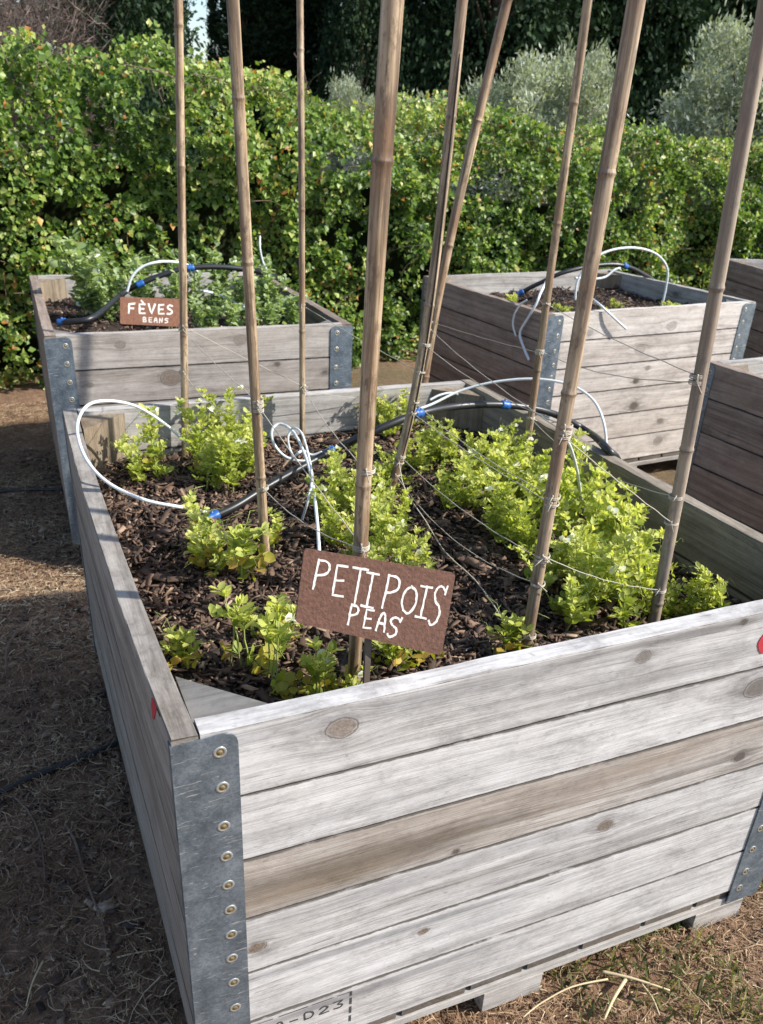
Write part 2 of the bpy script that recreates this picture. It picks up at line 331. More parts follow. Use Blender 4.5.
M_SOIL = soilmat()
def groundmat():
    m = NT('bare_brown_earth'); co = m.n('NewGeometry').outputs['Position']; n = m.noise(co, 24, 6, .72); b = m.noise(co, 1.1, 3); f = m.noise(co, 140, 4, .7)
    c = m.ramp(m.math('ADD', m.math('MULTIPLY', n, .6), m.math('MULTIPLY', f, .4)), [(.34, (.085,.046,.026)), (.5, (.22,.128,.075)), (.66, (.38,.245,.15))])
    sx = m.n('SeparateXYZ'); m.l(co, sx.inputs[0]); gr = m.math('MULTIPLY', m.maprange(sx.outputs[0], .9, 1.8), m.maprange(b, .35, .6))
    c = m.mix(m.math('MULTIPLY', gr, .5), c, (.09,.10,.04)); m.P(Base_Color=c, Roughness=.95); m.bump(m.math('ADD', n, f), .9, .012); return m.m
M_GROUND = groundmat()

# ------------------------------------------------------------------ ground
def axis(lo, hi, a, b, fine, coarse):
    return np.unique(np.concatenate([np.linspace(lo, a, coarse), np.arange(a, b, fine), np.linspace(b, hi, coarse)]))
gx = axis(-150, 150, -1.2, 4.5, .05, 14); gy = axis(-60, 200, -1.2, 5.5, .05, 14)
GX, GY = np.meshgrid(gx, gy)
def gz(x, y):
    x = np.asarray(x, float); y = np.asarray(y, float)
    near = ((x > -3) & (x < 8) & (y > -3) & (y < 8))*1.
    return near*((vnoise(x+9, y+9, 3, 2.2)-.5)*.03+(vnoise(x+9, y+9, 4, 9)-.5)*.016)-.004
GZ = gz(GX, GY); nx, ny = len(gx), len(gy)
idx = np.arange(nx*ny).reshape(ny, nx)
Fg = np.stack([idx[:-1,:-1], idx[:-1,1:], idx[1:,1:], idx[1:,:-1]], -1).reshape(-1, 4)
tag(build_np('ground', np.stack([GX, GY, GZ], -1).reshape(-1, 3), Fg, np.zeros(nx*ny), M_GROUND, smooth=True), 'bare brown earth strewn with dry straw around the timber planters', 'ground', kind='structure')

# ------------------------------------------------------------------ crates
H0, PH, TH = .813, .1188, .034
def plank_mesh(L, h, t, seed, bow=0., hole=None):
    r = random.Random(seed); mb = MB(); n = 36
    b = .0013; sec = [(-t/2+b,-h/2),(t/2-b,-h/2),(t/2,-h/2+b),(t/2,h/2-b),(t/2-b,h/2),(-t/2+b,h/2),(-t/2,h/2-b),(-t/2,-h/2+b)]
    ph = [r.uniform(0, 6.28) for _ in range(8)]; vs = []
    for i in range(n+1):
        x = -L/2+L*i/n
        for k, (y, z) in enumerate(sec):
            e = .0007*math.sin(x*11+ph[k])+.0006*math.sin(x*29+ph[(k+3) % 8])+.0004*math.sin(x*71+ph[(k+5) % 8])
            vs.append((x, y+bow*(1-(2*x/L)**2)+.0005*math.sin(x*6+ph[0]), z+(e if abs(z) > h/2-b*.5 else 0)))
    m = len(sec); fs = [(i*m+k, (i+1)*m+k, (i+1)*m+(k+1) % m, i*m+(k+1) % m) for i in range(n) for k in range(m)]
    fs += [tuple(range(m)), tuple(range(n*m, (n+1)*m))[::-1]]
    mb.add(vs, fs); return mb
def put(o, loc, rz=0):
    o.location = loc; o.rotation_euler = (0,0,rz); return o
PSEED = [0]
def plank(parent, L, h, loc, rz, mat, tone=0., warm=0., t=TH, bow=0., name='plank'):
    PSEED[0] += 1; o = put(plank_mesh(L, h, t, PSEED[0], bow).build(name, mat, parent), loc, rz)
    o['seed'] = float((PSEED[0]*1.37) % 9.); o['tone'] = float(tone+random.uniform(-.12, .12)); o['warm'] = float(warm); o['rim'] = 0.; return o
def bracket_mesh(wide, narrow, H, zb):
    """L angle in the corner x>=0 front leg along +x at y<0, side leg along +y at x<0"""
    mb = MB(); t = .0025; top = H-.006; r = .018
    # front leg with a rounded top outer corner
    out = [(-t, zb), (wide, zb), (wide, top-r)]+[(wide-r+r*math.cos(a), top-r+r*math.sin(a)) for a in (math.pi/8, math.pi/4, 3*math.pi/8)]+[(wide-r, top), (-t, top-.004)]
    n = len(out); vs = [(x, -t, z) for x, z in out]+[(x, -.0003, z) for x, z in out]
    mb.add(vs, [tuple(range(n)), tuple(range(n, 2*n))[::-1]]+[(i, i+n, (i+1) % n+n, (i+1) % n) for i in range(n)])
    mb.box((-t/2-.0002, narrow/2+.001, (top-.004+zb)/2), (t-.0004, narrow, top-.004-zb)); return mb
def screw_mb(r=.0058):
    mb = MB(); n = 14; rings = [(r*1.6, 0), (r*1.5, -.0007), (r*1.02, -.0010), (r*.92, -.0002), (r*.62, -.0002), (r*.5, -.0013), (.0003, -.0015)]
    vs = [(a*math.cos(2*math.pi*k/n), y, a*math.sin(2*math.pi*k/n)) for a, y in rings for k in range(n)]
    ti = [0. if i < 3 else 1. for i in range(len(rings)) for k in range(n)]
    mb.add(vs, [(i*n+k, i*n+(k+1) % n, (i+1)*n+(k+1) % n, (i+1)*n+k) for i in range(len(rings)-1) for k in range(n)], True, ti); return mb
def screwmat():
    m = NT('zinc_and_brass_screw'); t = m.attr('tint'); n = m.noise(m.obj(), 500, 3)
    m.P(Base_Color=m.mix(t, m.mix(n, (.22,.24,.25), (.52,.53,.52)), m.mix(n, (.09,.065,.03), (.45,.37,.20))), Metallic=.6, Roughness=.42); return m.m
screw_proto = screw_mb().build('screw', screwmat()); SCREW_ME = screw_proto.data; bpy.data.objects.remove(screw_proto)
SCREWZ = [.026, .084, .150, .207, .262, .312, .368, .420, .474, .530, .59, .65, .70]
def bracket(parent, corner, rz, H, zb, wide=.083, narrow=.012, nscrew=13, mirror=False):
    mb = bracket_mesh(wide, narrow, H, zb)
    if mirror: mb.v = [(-x, y, z) for x, y, z in mb.v]; mb.f = [f[::-1] for f in mb.f]
    o = put(mb.build('corner_bracket', M_METAL, parent), corner, rz)
    for k in range(nscrew):
        z = H-.006-SCREWZ[k]-.002
        if z < zb+.02: break
        s = bpy.data.objects.new('screw', SCREW_ME); C.objects.link(s); s.parent = o
        s.location = ((-1 if mirror else 1)*((wide-.023 if wide > .06 else wide*.5)+random.uniform(-.002, .002)), -.0027, z+random.uniform(-.003, .003)); s.rotation_euler = (0, random.uniform(0, 3), 0)
    return o
def crate(label, x, y, yaw, W, D, H, front_mats, left_mat, right_in, sp_front=None, wall_mat=None, stand=True):
    root = empty('timber_planter', (x, y, 0), yaw, label=label, cat='planter', group='raised timber planters in the garden')
    bot = H-6*PH; wm = wall_mat or M_WOOD; P = {}
    for i in range(6):
        zc = H-(i+.5)*PH; h = PH-.0028
        fm = front_mats[i]
        mt, tn, wr = fm if isinstance(fm, tuple) else (fm, 0, 0)
        P['f', i] = plank(root, W-2*TH-.004, h, (W/2, TH/2+.001, zc), 0, mt, tn, wr)
        P['b', i] = plank(root, W-2*TH-.004, h, (W/2, D-TH/2-.001, zc), math.pi, wm, .1, .0)
        bow = .012 if (sp_front and i == 0) else 0.
        P['l', i] = plank(root, D-.002, h, (TH/2, D/2, zc), -math.pi/2, left_mat, 0, .1, bow=-bow)
        P['r', i] = plank(root, D-.002, h, (W-TH/2, D/2, zc), math.pi/2, right_in, 0, .05)
    for k_ in 'fblr': P[k_, 0]['rim'] = 1.
    # three-sided posts in the inner corners
    a = TH+.001; s = .115
    for (cx, cy, sx, sy) in ((a, a, 1, 1), (W-a, a, -1, 1), (a, D-a, 1, -1), (W-a, D-a, -1, -1)):
        mb = MB(); tri = [(0, 0), (sx*s, 0), (0, sy*s)] if sx*sy > 0 else [(0, 0), (0, sy*s), (sx*s, 0)]
        zt = H-.012
        vs = [(u, v, bot) for u, v in tri]+[(u, v, zt) for u, v in tri]
        mb.add(vs, [(0, 2, 1), (3, 4, 5), (0, 1, 4, 3), (1, 2, 5, 4), (2, 0, 3, 5)])
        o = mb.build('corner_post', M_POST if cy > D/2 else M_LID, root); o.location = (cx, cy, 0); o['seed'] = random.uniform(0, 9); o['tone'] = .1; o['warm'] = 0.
    # steel angles, wide leg on front and back faces
    zb = bot-.035
    bracket(root, (0, 0, 0), 0, H, zb); bracket(root, (W, 0, 0), 0, H, zb, mirror=True)
    bracket(root, (W, D, 0), math.pi, H, zb, nscrew=4); bracket(root, (0, D, 0), math.pi, H, zb, mirror=True, nscrew=4)
    # pallet base: deck boards on bearers on blocks
    x0 = .02; k = 0
    while x0 < W-.1:
        w = random.uniform(.11, .16); w = min(w, W-.02-x0); plank_o = plank(root, D-.014, .020, (x0+w/2, D/2, bot-.0122), math.pi/2, M_DECK, -.2, .1, t=w-.012, name='deck_board'); x0 += w
    for yy in (.048, D/2, D-.048):
        plank(root, W-.02, .02, (W/2, yy, bot-.0335), 0, M_WOOD, .0, .05, t=.09, name='bearer')
        for xx in (.09, W/2, W-.09):
            plank(root, .13, bot-.046, (xx, yy, (bot-.046)/2), 0, M_WOOD, -.05, .1, t=.088, name='pallet_block')
    P['root'] = root; return P

W1, D1 = 1.2, 1.4182
# knots of the near crate's front planks, placed where the boards have them
KN = {0: [(342,728,.017,.55,.9), (644,658,.011,.55,.3), (745,622,.006,.9,.0)], 1: [(757,688,.020,.6,.1)], 2: [(740,757,.012,.95,.0), (456,852,.006,.9,.1), (222,0,.001,0,0)],
      3: [(606,826,.012,.7,.6), (257,948,.010,.8,.7)], 4: [(591,855,.009,.95,.1), (424,932,.007,.8,.8)], 5: []}
fmats = []
for i in range(6):
    kk = []
    for (px, py, r, dk, wm) in KN[i]:
        if py == 0: continue
        p = at(px, py, 1, 0.); kk.append((p.x-W1/2, p.z-(H0-(i+.5)*PH), r, dk, wm))
    pt = [(-.35, -.01, .34, .045, .75, (.13,.105,.083)), (.1,.02,.3,.03,.5,(.17,.125,.09)), (-.45,-.03,.25,.03,.6,(.20,.155,.11))] if i == 2 else [(-.2, .035, .5, .02, .5, (.2,.195,.2)), (.15, -.03, .3, .014, .4, (.22,.21,.21))] if i in (0, 3) else [(.42,.02,.16,.035,.5,(.16,.155,.155)), (-.35,-.02,.3,.02,.3,(.25,.245,.25))] if i == 1 else [(-.25,.04,.35,.014,.6,(.13,.13,.14)),(.05,-.045,.5,.01,.5,(.22,.21,.21)),(-.1,.0,.12,.03,.4,(.25,.25,.26))]
    if i == 0: pt.append((.22,.045,.25,.012,.7,(.12,.115,.11)))
    m = wood('bleached_pine', kk, light=(.57,.565,.565), mid=(.37,.362,.357), dark=(.11,.10,.092), voro=False, blot=.6, warmth=.10 if i != 2 else .45, patches=pt)
    fmats.append((m, [.10, .16, -.12, .0, .14, .08][i], [0, 0, .25, .03, 0, .05][i]))
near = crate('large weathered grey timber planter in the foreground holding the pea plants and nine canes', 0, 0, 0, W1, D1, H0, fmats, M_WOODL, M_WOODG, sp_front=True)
MF = (M_WOOD, .0, .05)
Fq = (.010, 2.121, -.021, 1.067, 1.254, .849); Mq = (1.998, 2.195, .067, 1.229, 1.043, .83); Rq = (2.151, .167, .046, 1.2, 1.2, .828); Bq = (4.173, 2.635, -.244, 1.2, 1.2, .806)
def fpl(q, specs, **k):
    """front plank materials with knots given by pixel: distance along the rotated front face"""
    x, y, yaw, W, D, H = q; n = Vector((math.sin(yaw), -math.cos(yaw), 0)); o = Vector((x, y, 0)); u = Vector((math.cos(yaw), math.sin(yaw), 0)); out = []
    for i in range(6):
        kk = []
        for (px, py, r, dk, wm) in specs.get(i, []):
            p = atn(px, py, o, n); kk.append(((p-o).dot(u)-W/2, p.z-(H-(i+.5)*PH), r, dk, wm))
        out.append((wood('pine_board', kk, voro=(i > 3 and not kk), **k), .05, .08))
    return out
farleft = crate('grey timber planter at the back left with leafy bean plants and a small brown sign', *Fq, fpl(Fq, {0: [(240,340,.016,.4,.5), (120,345,.012,.4,.3)], 1: [(171,378,.026,.6,.8), (277,364,.009,.9,.2), (325,372,.007,.9,.2), (90,385,.008,.5,.6)]}, light=(.46,.43,.40), mid=(.31,.28,.255)), M_WOODB, M_WOODB)
mid = crate('grey timber planter in the middle right whose sunlit front shows six knotty boards', *Mq, fpl(Mq, {0: [(672,326,.02,.25,.4), (590,333,.012,.4,.2)], 1: [(640,350,.02,.3,.3)], 2: [(636,381,.013,.8,.1), (648,368,.01,.5,.1)], 3: [(634,406,.022,.75,.2)], 4: [(660,421,.013,.6,.3)], 5: [(658,441,.02,.5,.1)]}, light=(.66,.62,.585), mid=(.46,.42,.39), blot=.6), M_WOODB, M_WOOD)
right = crate('shaded brown timber planter cut off by the right edge with yellowish plants inside', *Rq, [(M_WOOD, 0, 0)]*6, M_WOODB, M_WOODB)
back = crate('far timber planter at the right edge behind the middle planter and below the hedge', *Bq, [(M_WOOD, 0, 0)]*6, M_WOODB, M_WOODB)
near['l', 0]['tone'] = .12; near['l', 0]['warm'] = 0.
# wide steel leg on the side of the right-hand planter's back corner
for q, P_ in ((Rq, right),):
    bracket(P_['root'], (0, q[4], 0), -math.pi/2, q[5], q[5]-6*PH-.035, wide=.036)

# red marks and the stamp on the near planter
def blob(parent, pts, thick, mat, name):
    mb = MB(); n = len(pts); c = sum((Vector(p[0]) for p in pts), Vector())/n
    mb.add([p[0] for p in pts]+[p[1] for p in pts], [tuple(range(n)), tuple(range(n, 2*n))[::-1]]+[(i, i+n, (i+1) % n+n, (i+1) % n) for i in range(n)])
    return mb.build(name, mat, parent)
def to_local(o, p): return Matrix.Translation(o.location) @ o.rotation_euler.to_matrix().to_4x4()
pl = near['l', 0]; Mi = to_local(pl, 0).inverted()
pts = []
for k in range(16):
    a = 2*math.pi*k/16; px = 152.5+2.0*math.cos(a)*(1+.15*math.sin(5*a)); py = 698+22*math.sin(a)
    p = at(px, py, 0, -.006); q = Vector((.003, p.y, min(p.z, H0-.004))); pts.append((Mi @ Vector((-.0014-.012*(1-(2*(p.y-D1/2)/D1)**2), p.y, min(p.z, H0-.004))), Mi @ q))
blob(pl, pts, 0, M_RED, 'red_mark')
pl = near['f', 0]; Mi = to_local(pl, 0).inverted(); pts = []
for k in range(14):
    a = 2*math.pi*k/14; px = 766+8*math.cos(a); py = 645+10*math.sin(a)*(1+.2*math.sin(3*a)); p = at(px, py, 1, .0); pts.append((Mi @ Vector((p.x, -.0004, p.z)), Mi @ Vector((p.x, .003, p.z))))
blob(pl, pts, 0, M_RED, 'red_mark')

STROKES = {  # hand lettering in a unit box, baseline 0
 'P': [[(0,0),(.04,1)], [(.04,1),(.45,.98),(.62,.8),(.5,.58),(.02,.45)]],
 'E': [[(.6,1),(.05,.98),(.05,0),(.62,.03)], [(.05,.5),(.5,.52)]],
 'T': [[(0,1),(.75,1)], [(.38,1),(.36,0)]],
 'I': [[(0,1),(.5,1)], [(.26,1),(.24,0)], [(0,0),(.5,0)]],
 'O': [[(.35,1),(.1,.85),(0,.5),(.1,.15),(.35,0),(.6,.15),(.7,.5),(.6,.85),(.35,1)]],
 'S': [[(.62,.92),(.3,1),(.05,.8),(.15,.58),(.5,.46),(.62,.25),(.45,.05),(.05,.02)]],
 'Z': [[(.76,.92),(.52,1.04),(.22,.98),(.12,.78),(.28,.60),(.56,.46),(.64,.26),(.50,.04),(.22,-.06),(.06,.04)], [(.84,1.06),(.76,.86)]],
 'A': [[(0,0),(.10,.62),(.22,.92),(.36,.98),(.48,.85),(.56,.45),(.60,0)], [(.06,.42),(.54,.42)]],
 'F': [[(.6,1),(.04,.98),(.02,0)], [(.04,.52),(.48,.52)]],
 'V': [[(0,1),(.3,0),(.62,1)]], 'B': [[(0,0),(0,1),(.45,.95),(.5,.7),(0,.52),(.55,.35),(.5,.05),(0,0)]],
 'N': [[(0,0),(.02,1),(.55,0),(.58,1)]], 'D': [[(0,0),(0,1),(.5,.85),(.6,.4),(.4,.05),(0,0)]],
 '2': [[(0,.8),(.3,1),(.58,.78),(.45,.5),(0,0),(.62,0)]], '3': [[(0,1),(.58,1),(.25,.6),(.6,.35),(.4,0),(0,.05)]], '-': [[(.05,.45),(.5,.45)]],
 'C': [[(.6,.85),(.35,1),(.08,.8),(0,.5),(.1,.15),(.35,0),(.6,.15)]],
 '`': [[(.15,1.35),(.38,1.15)]]}
def lettering(mb, glyphs, frame, w):
    """glyphs: (char, x, y, width, height[, slant]); frame maps (x, y, out) to a point"""
    for g in glyphs:
        ch, x, y, gw, gh = g[:5]; sl_ = g[5] if len(g) > 5 else 0.
        for si_, st in enumerate(STROKES[ch]):
            P2 = [(x+(a+b*sl_)*gw, y+b*gh) for a, b in st]; P3 = smooth_path([(a, b, 0) for a, b in P2], 4) if len(P2) > 3 and ch not in 'ETIFVN' else [Vector((a, b, 0)) for a, b in P2]
            Q3 = [P3[0]]
            for b_ in P3[1:]:
                a_ = Q3[-1]; k_ = max(1, int((b_-a_).length/(w*1.3)))
                Q3 += [a_.lerp(b_, j/k_) for j in range(1, k_+1)]
            P3 = [p+Vector((random.uniform(-.12, .12), random.uniform(-.12, .12), 0))*w for p in Q3]
            n = len(P3); vs = []
            for i, p in enumerate(P3):
                t = (P3[min(i+1, n-1)]-P3[max(i-1, 0)]).normalized(); u = Vector((-t.y, t.x, 0)); ww = w*random.uniform(.68, 1.12)
                e = t*(w*.5) if i == n-1 else -t*(w*.5) if i == 0 else Vector()
                for s, oo in ((-1, .0006), (1, .0006), (1, -.0003), (-1, -.0003)):
                    q = p+e+u*(s*ww/2); vs.append(frame(q.x, q.y, oo-.0003+(.00012*si_+.0001*(sum(map(ord, ch)) % 3) if oo > 0 else 0)))
            fs = [(i*4+k, i*4+(k+1) % 4, i*4+4+(k+1) % 4, i*4+4+k) for i in range(n-1) for k in range(4)]+[(0,1,2,3), (n*4-1, n*4-2, n*4-3, n*4-4)]
            mb.add(vs, fs)
# stamp
pl = near['f', 5]; Mi = to_local(pl, 0).inverted(); A = at(350, 1003, 1, 0.); B_ = at(353, 1023, 1, 0.)
zt = H0-5*PH-.009
mb = MB(); fr = lambda x, y, o: Mi @ Vector((x, -o, y))
xr = A.x; lettering(mb, [(c, xr-.158+.026*i-.0, zt-.033, .024, .017) for i, c in enumerate('CA-D23')], fr, .0026)
for (x0_, x1_) in ((-.175,-.135), (-.125,-.075), (-.068,-.03), (-.022,0)): mb.add([fr(xr+x0_, zt, .0005), fr(xr+x1_, zt, .0005), fr(xr+x1_, zt-.0018, .0005), fr(xr+x0_, zt-.0018, .0005)], [(0,1,2,3)])
for (z0_, z1_) in ((0,.012), (.017,.034), (.040,.058), (.064,.08)): mb.add([fr(xr, zt-z0_, .0006), fr(xr+.003, zt-z0_, .0006), fr(xr+.003, zt-z1_, .0006), fr(xr, zt-z1_, .0006)], [(0,1,2,3)])
mb.build('ink_stamp', M_INK, pl)

# ------------------------------------------------------------------ soil + mulch
def soil(q, zs, nchips, label, seed, chipsize=1.):
    x, y, yaw, W, D, H = q; r = np.random.default_rng(seed); nx_, ny_ = 60, 60
    u = np.linspace(TH+.002, W-TH-.002, nx_); v = np.linspace(TH+.002, D-TH-.002, ny_); U, V_ = np.meshgrid(u, v)
    hf = lambda a, b: zs+(vnoise(a+3, b+3, seed, 5)-.5)*.035+(vnoise(a+3, b+3, seed+1, 17)-.5)*.018
    Z = hf(U, V_); c, s = math.cos(yaw), math.sin(yaw)
    tw = lambda a, b, z: np.stack([x+c*a-s*b, y+s*a+c*b, z], -1)
    V0 = tw(U, V_, Z).reshape(-1, 3); id_ = np.arange(nx_*ny_).reshape(ny_, nx_)
    Fs = np.stack([id_[:-1,:-1], id_[:-1,1:], id_[1:,1:], id_[1:,:-1]], -1).reshape(-1, 4)
    root = build_np('bark_mulch', V0, Fs, np.zeros(len(V0)), M_SOIL, smooth=True); tag(root, label, 'mulch', kind='stuff')
    # chips
    n = nchips; a = r.uniform(TH+.01, W-TH-.01, n); b = r.uniform(TH+.01, D-TH-.01, n); z = hf(a, b)+r.uniform(-.001, .012, n)
    L = r.gamma(2.6, .0058, n).clip(.004, .05)*chipsize; Wd = L*r.uniform(.10, .38, n); Tk = r.uniform(.0012, .004, n)
    yawc = r.uniform(0, 6.28, n); pit = r.normal(0, .35, n); rol = r.normal(0, .5, n)
    base = np.array([[-1,-1,-1],[1,-1,-1],[1,1,-1],[-1,1,-1],[-1,-1,1],[1,-1,1],[1,1,1],[-1,1,1]], float)[None]*r.uniform(.55, 1.1, (n, 8, 3))
    base = base*np.stack([L, Wd, Tk], -1)[:, None]/1.6
    cr, sr = np.cos(rol), np.sin(rol); cp, sp = np.cos(pit), np.sin(pit); cy, sy = np.cos(yawc), np.sin(yawc)
    X, Y, Zz = base[..., 0], base[..., 1], base[..., 2]
    Y, Zz = Y*cr[:, None]-Zz*sr[:, None], Y*sr[:, None]+Zz*cr[:, None]; X, Zz = X*cp[:, None]-Zz*sp[:, None], X*sp[:, None]+Zz*cp[:, None]
    X, Y = X*cy[:, None]-Y*sy[:, None], X*sy[:, None]+Y*cy[:, None]
    V1 = tw((X+a[:, None]).clip(TH+.002, W-TH-.002), (Y+b[:, None]).clip(TH+.002, D-TH-.002), Zz+z[:, None]).reshape(-1, 3)
    fb = np.array([(0,3,2,1),(4,5,6,7),(0,1,5,4),(1,2,6,5),(2,3,7,6),(3,0,4,7)]); Fc = (fb[None]+(np.arange(n)*8)[:, None, None]).reshape(-1, 4)
    ch = build_np('bark_chips', V1, Fc, np.repeat((r.beta(1.6, 2.6, n)), 8), M_CHIP, root); ch['kind'] = 'stuff'
    return hf
ZS = .678
hf1 = soil((0, 0, 0, W1, D1, H0), ZS, 24000, 'dark brown bark mulch filling the foreground planter', 11)
hfF = soil(Fq, .74, 3000, 'dark mulch inside the back left planter', 21); hfM = soil(Mq, .73, 3500, 'mulch with green sprouts inside the middle right planter', 31)
hfR = soil(Rq, .70, 600, 'mulch inside the planter at the right edge', 41); hfB = soil(Bq, .69, 300, 'mulch inside the far right planter', 51)

# ------------------------------------------------------------------ canes
CANES = {}; BOW = {}
def bow_f(t):
    t = max(0., min(1., t)); return math.sin(math.pi*t**.75)
def cane(key, label, base, top, rb, rt, grey=0., ext=.45, nodes=.31, seed=0, bow=0.):
    b = Vector(base); t = Vector(top); ax = (t-b); L = ax.length; ax.normalize(); Lt = L+ext+.1; r = random.Random(seed)
    nd = []; z = r.uniform(.03, nodes)
    while z < Lt: nd.append(z); z += nodes*r.uniform(.75, 1.3)
    zs = sorted(set([i*Lt/90 for i in range(91)]+[n_+d for n_ in nd for d in (-.006, -.002, 0, .002, .006, .012) if 0 < n_+d < Lt]))
    qr = ax.to_track_quat('Z', 'Y'); side = Vector((.923, -.385, 0))*bow; lb = qr.inverted() @ side
    p1, p2 = r.uniform(0, 6), r.uniform(0, 6); pts = []; rs = []; ti = []
    for z in zs:
        f = z/Lt; off = .0035*math.sin(z*3.1+p1); of2 = .003*math.sin(z*2.3+p2)
        if z < .12: off *= z/.12; of2 *= z/.12
        bz = bow_f((z-.1)/L); pts.append((off+lb.x*bz, of2+lb.y*bz, z+lb.z*bz)); d = min(abs(z-n_) for n_ in nd); rr = rb+(rt-rb)*f
        rs.append(rr*(1+(.13 if d < .001 else .08 if d < .004 else -.03 if d < .008 else 0))); ti.append(.55 if d < .0015 else .2 if d < .005 else 0.)
    mb = MB(); mb.tube(pts, rs, 14, ti); o = mb.build('bamboo_cane', M_CANE); tag(o, label, 'cane', 'bamboo canes standing in the foreground planter')
    o.location = b-ax*.1; o.rotation_mode = 'QUATERNION'; o.rotation_quaternion = ax.to_track_quat('Z', 'Y'); o['seed'] = float(seed*1.7); o['grey'] = grey
    CANES[key] = (b, ax, rb, rt, L); BOW[key] = side; return o
def mk(key, label, bpx, tpx, rb, rt, lean=0., zb=ZS, **k):
    b = at(*bpx, 2, zb); t = at(*tpx, 1, b.y+lean); cane(key, label, b, t, rb, rt, **k)
mk(1, 'thin upright bamboo cane at the back left of the near planter, leftmost of the nine', (184,456), (180,2), .0098, .0100, seed=1)
mk(2, 'bamboo cane leaning slightly left through the middle of the planter, second from left', (268,567), (232,2), .0095, .0100, lean=.0, seed=2)
mk(3, 'thinnest straight bamboo cane near the back wall, third from left', (303,447), (299,2), .0078, .0080, seed=3, grey=.1)
mk(4, 'thickest pale bamboo cane standing right behind the brown pea sign', (352,690), (396,2), .0098, .0138, lean=-.03, seed=4, nodes=.42)
mk(5, 'dark split bamboo cane crossing in front of a paler leaning one, in the centre', (386,500), (463,2), .0105, .0108, seed=5, grey=.12, bow=.034)
mk(6, 'pale cane at the back wall leaning far right behind the dark split cane', (419,425), (508,2), .0135, .0125, seed=6, bow=-.026)
mk(7, 'slender cane between the leaning pair and the thick right cane', (523,474), (587,2), .0093, .0100, seed=7, grey=.05)
mk(8, 'thick bamboo cane right of the pea sign with a knotted joint near its top', (526,655), (636,2), .0100, .0122, seed=8, nodes=.36, grey=.15)
mk(9, 'grey mottled bamboo cane at the far right of the near planter', (652,630), (765,2), .0105, .0112, seed=9, grey=.6)

b5, a5 = CANES[5][:2]; mb = MB(); tv = (CL-(b5+a5*.5)).normalized(); sv = a5.cross(tv).normalized()
mb.tube([Matrix.Identity(3) @ (b5+a5*z+BOW[5]*bow_f(z/CANES[5][4])+tv*.0088+sv*(.002+.0025*math.sin(z*7))) for z in [.02+.04*i for i in range(24)]], [.0008]+[.0019]*22+[.0006], 6)
c5 = [o for o in C.objects if o.get('label', '').startswith('dark split')][0]; bpy.context.view_layer.update()
ck = mb.build('crack', simple('dark_split', (.03,.02,.015), .9)); ck.parent = c5; ck.matrix_parent_inverse = c5.matrix_world.inverted()
# ------------------------------------------------------------------ twine
def on_cane(k, py):
    b, ax, rb, rt, L = CANES[k]
    best = None
    for i in range(400):
        p = b+ax*(L*i/399)+BOW[k]*bow_f(i/399); q = RM.transposed() @ (p-CL); y = 512+SY-F_PX*q.y/(-q.z)
        if best is None or abs(y-py) < best[0]: best = (abs(y-py), p, rb+(rt-rb)*i/399)
    return best[1], best[2], ax
def tie(parent, p, r, ax, turns=3, seed=0):
    rr = random.Random(seed); u = ax.orthogonal().normalized(); w = ax.cross(u); mb = MB(); pts = []
    n = turns*14; tilt = rr.uniform(-.1, .1)
    for i in range(n+1):
        a = i/14*2*math.pi; pts.append(p+(u*math.cos(a)+w*math.sin(a))*(r+.0011)+ax*((i/n-.5)*.0022*turns+tilt*r*math.cos(a)))
    mb.tube(pts, .00085, 5)
    dv = (CL-p).normalized(); k0 = p+dv*(r+.002)
    mb.tube([k0-ax*.002, k0+dv*.001, k0+ax*.002], .0014, 6)
    e = k0+Vector((rr.uniform(-.02, .02), -.004, -rr.uniform(.006, .02))); mb.tube(smooth_path([k0, (k0+e)/2+dv*.004, e], 4), .0008, 4)
    return mb.build('tie', M_TWINE, parent)
def twine(label, ends, sag=.006, mids=(), r=.00085, group=None):
    """ends: (cane, py) pairs, joined in order"""
    pts = []; rt = []
    for k, py in ends:
        p, rr, ax = on_cane(k, py); rt.append((p, rr, ax))
    path = [rt[0][0]+(CL-rt[0][0]).normalized()*rt[0][1]]
    for i in range(len(rt)-1):
        a, b = path[-1], rt[i+1][0]+(CL-rt[i+1][0]).normalized()*rt[i+1][1]
        if mids:
            path += [Vector(m_) for m_ in mids]
        else:
            for k in range(1, 12):
                t = k/12; s = sag*(b-a).length*4*t*(1-t)*2; path.append(a.lerp(b, t)+Vector((.0006*math.sin(t*31+i), 0, -s+.0006*math.sin(t*47))))
        path.append(b)
    mb = MB(); mb.tube(smooth_path(path, 3), r, 5); o = mb.build('garden_twine', M_TWINE); tag(o, label, 'twine', 'twine strung between the canes')
    for i, (p, rr, ax) in enumerate(rt): tie(o, p, rr, ax, random.choice((2, 3)), i+int(p.x*999) % 97)
    return o
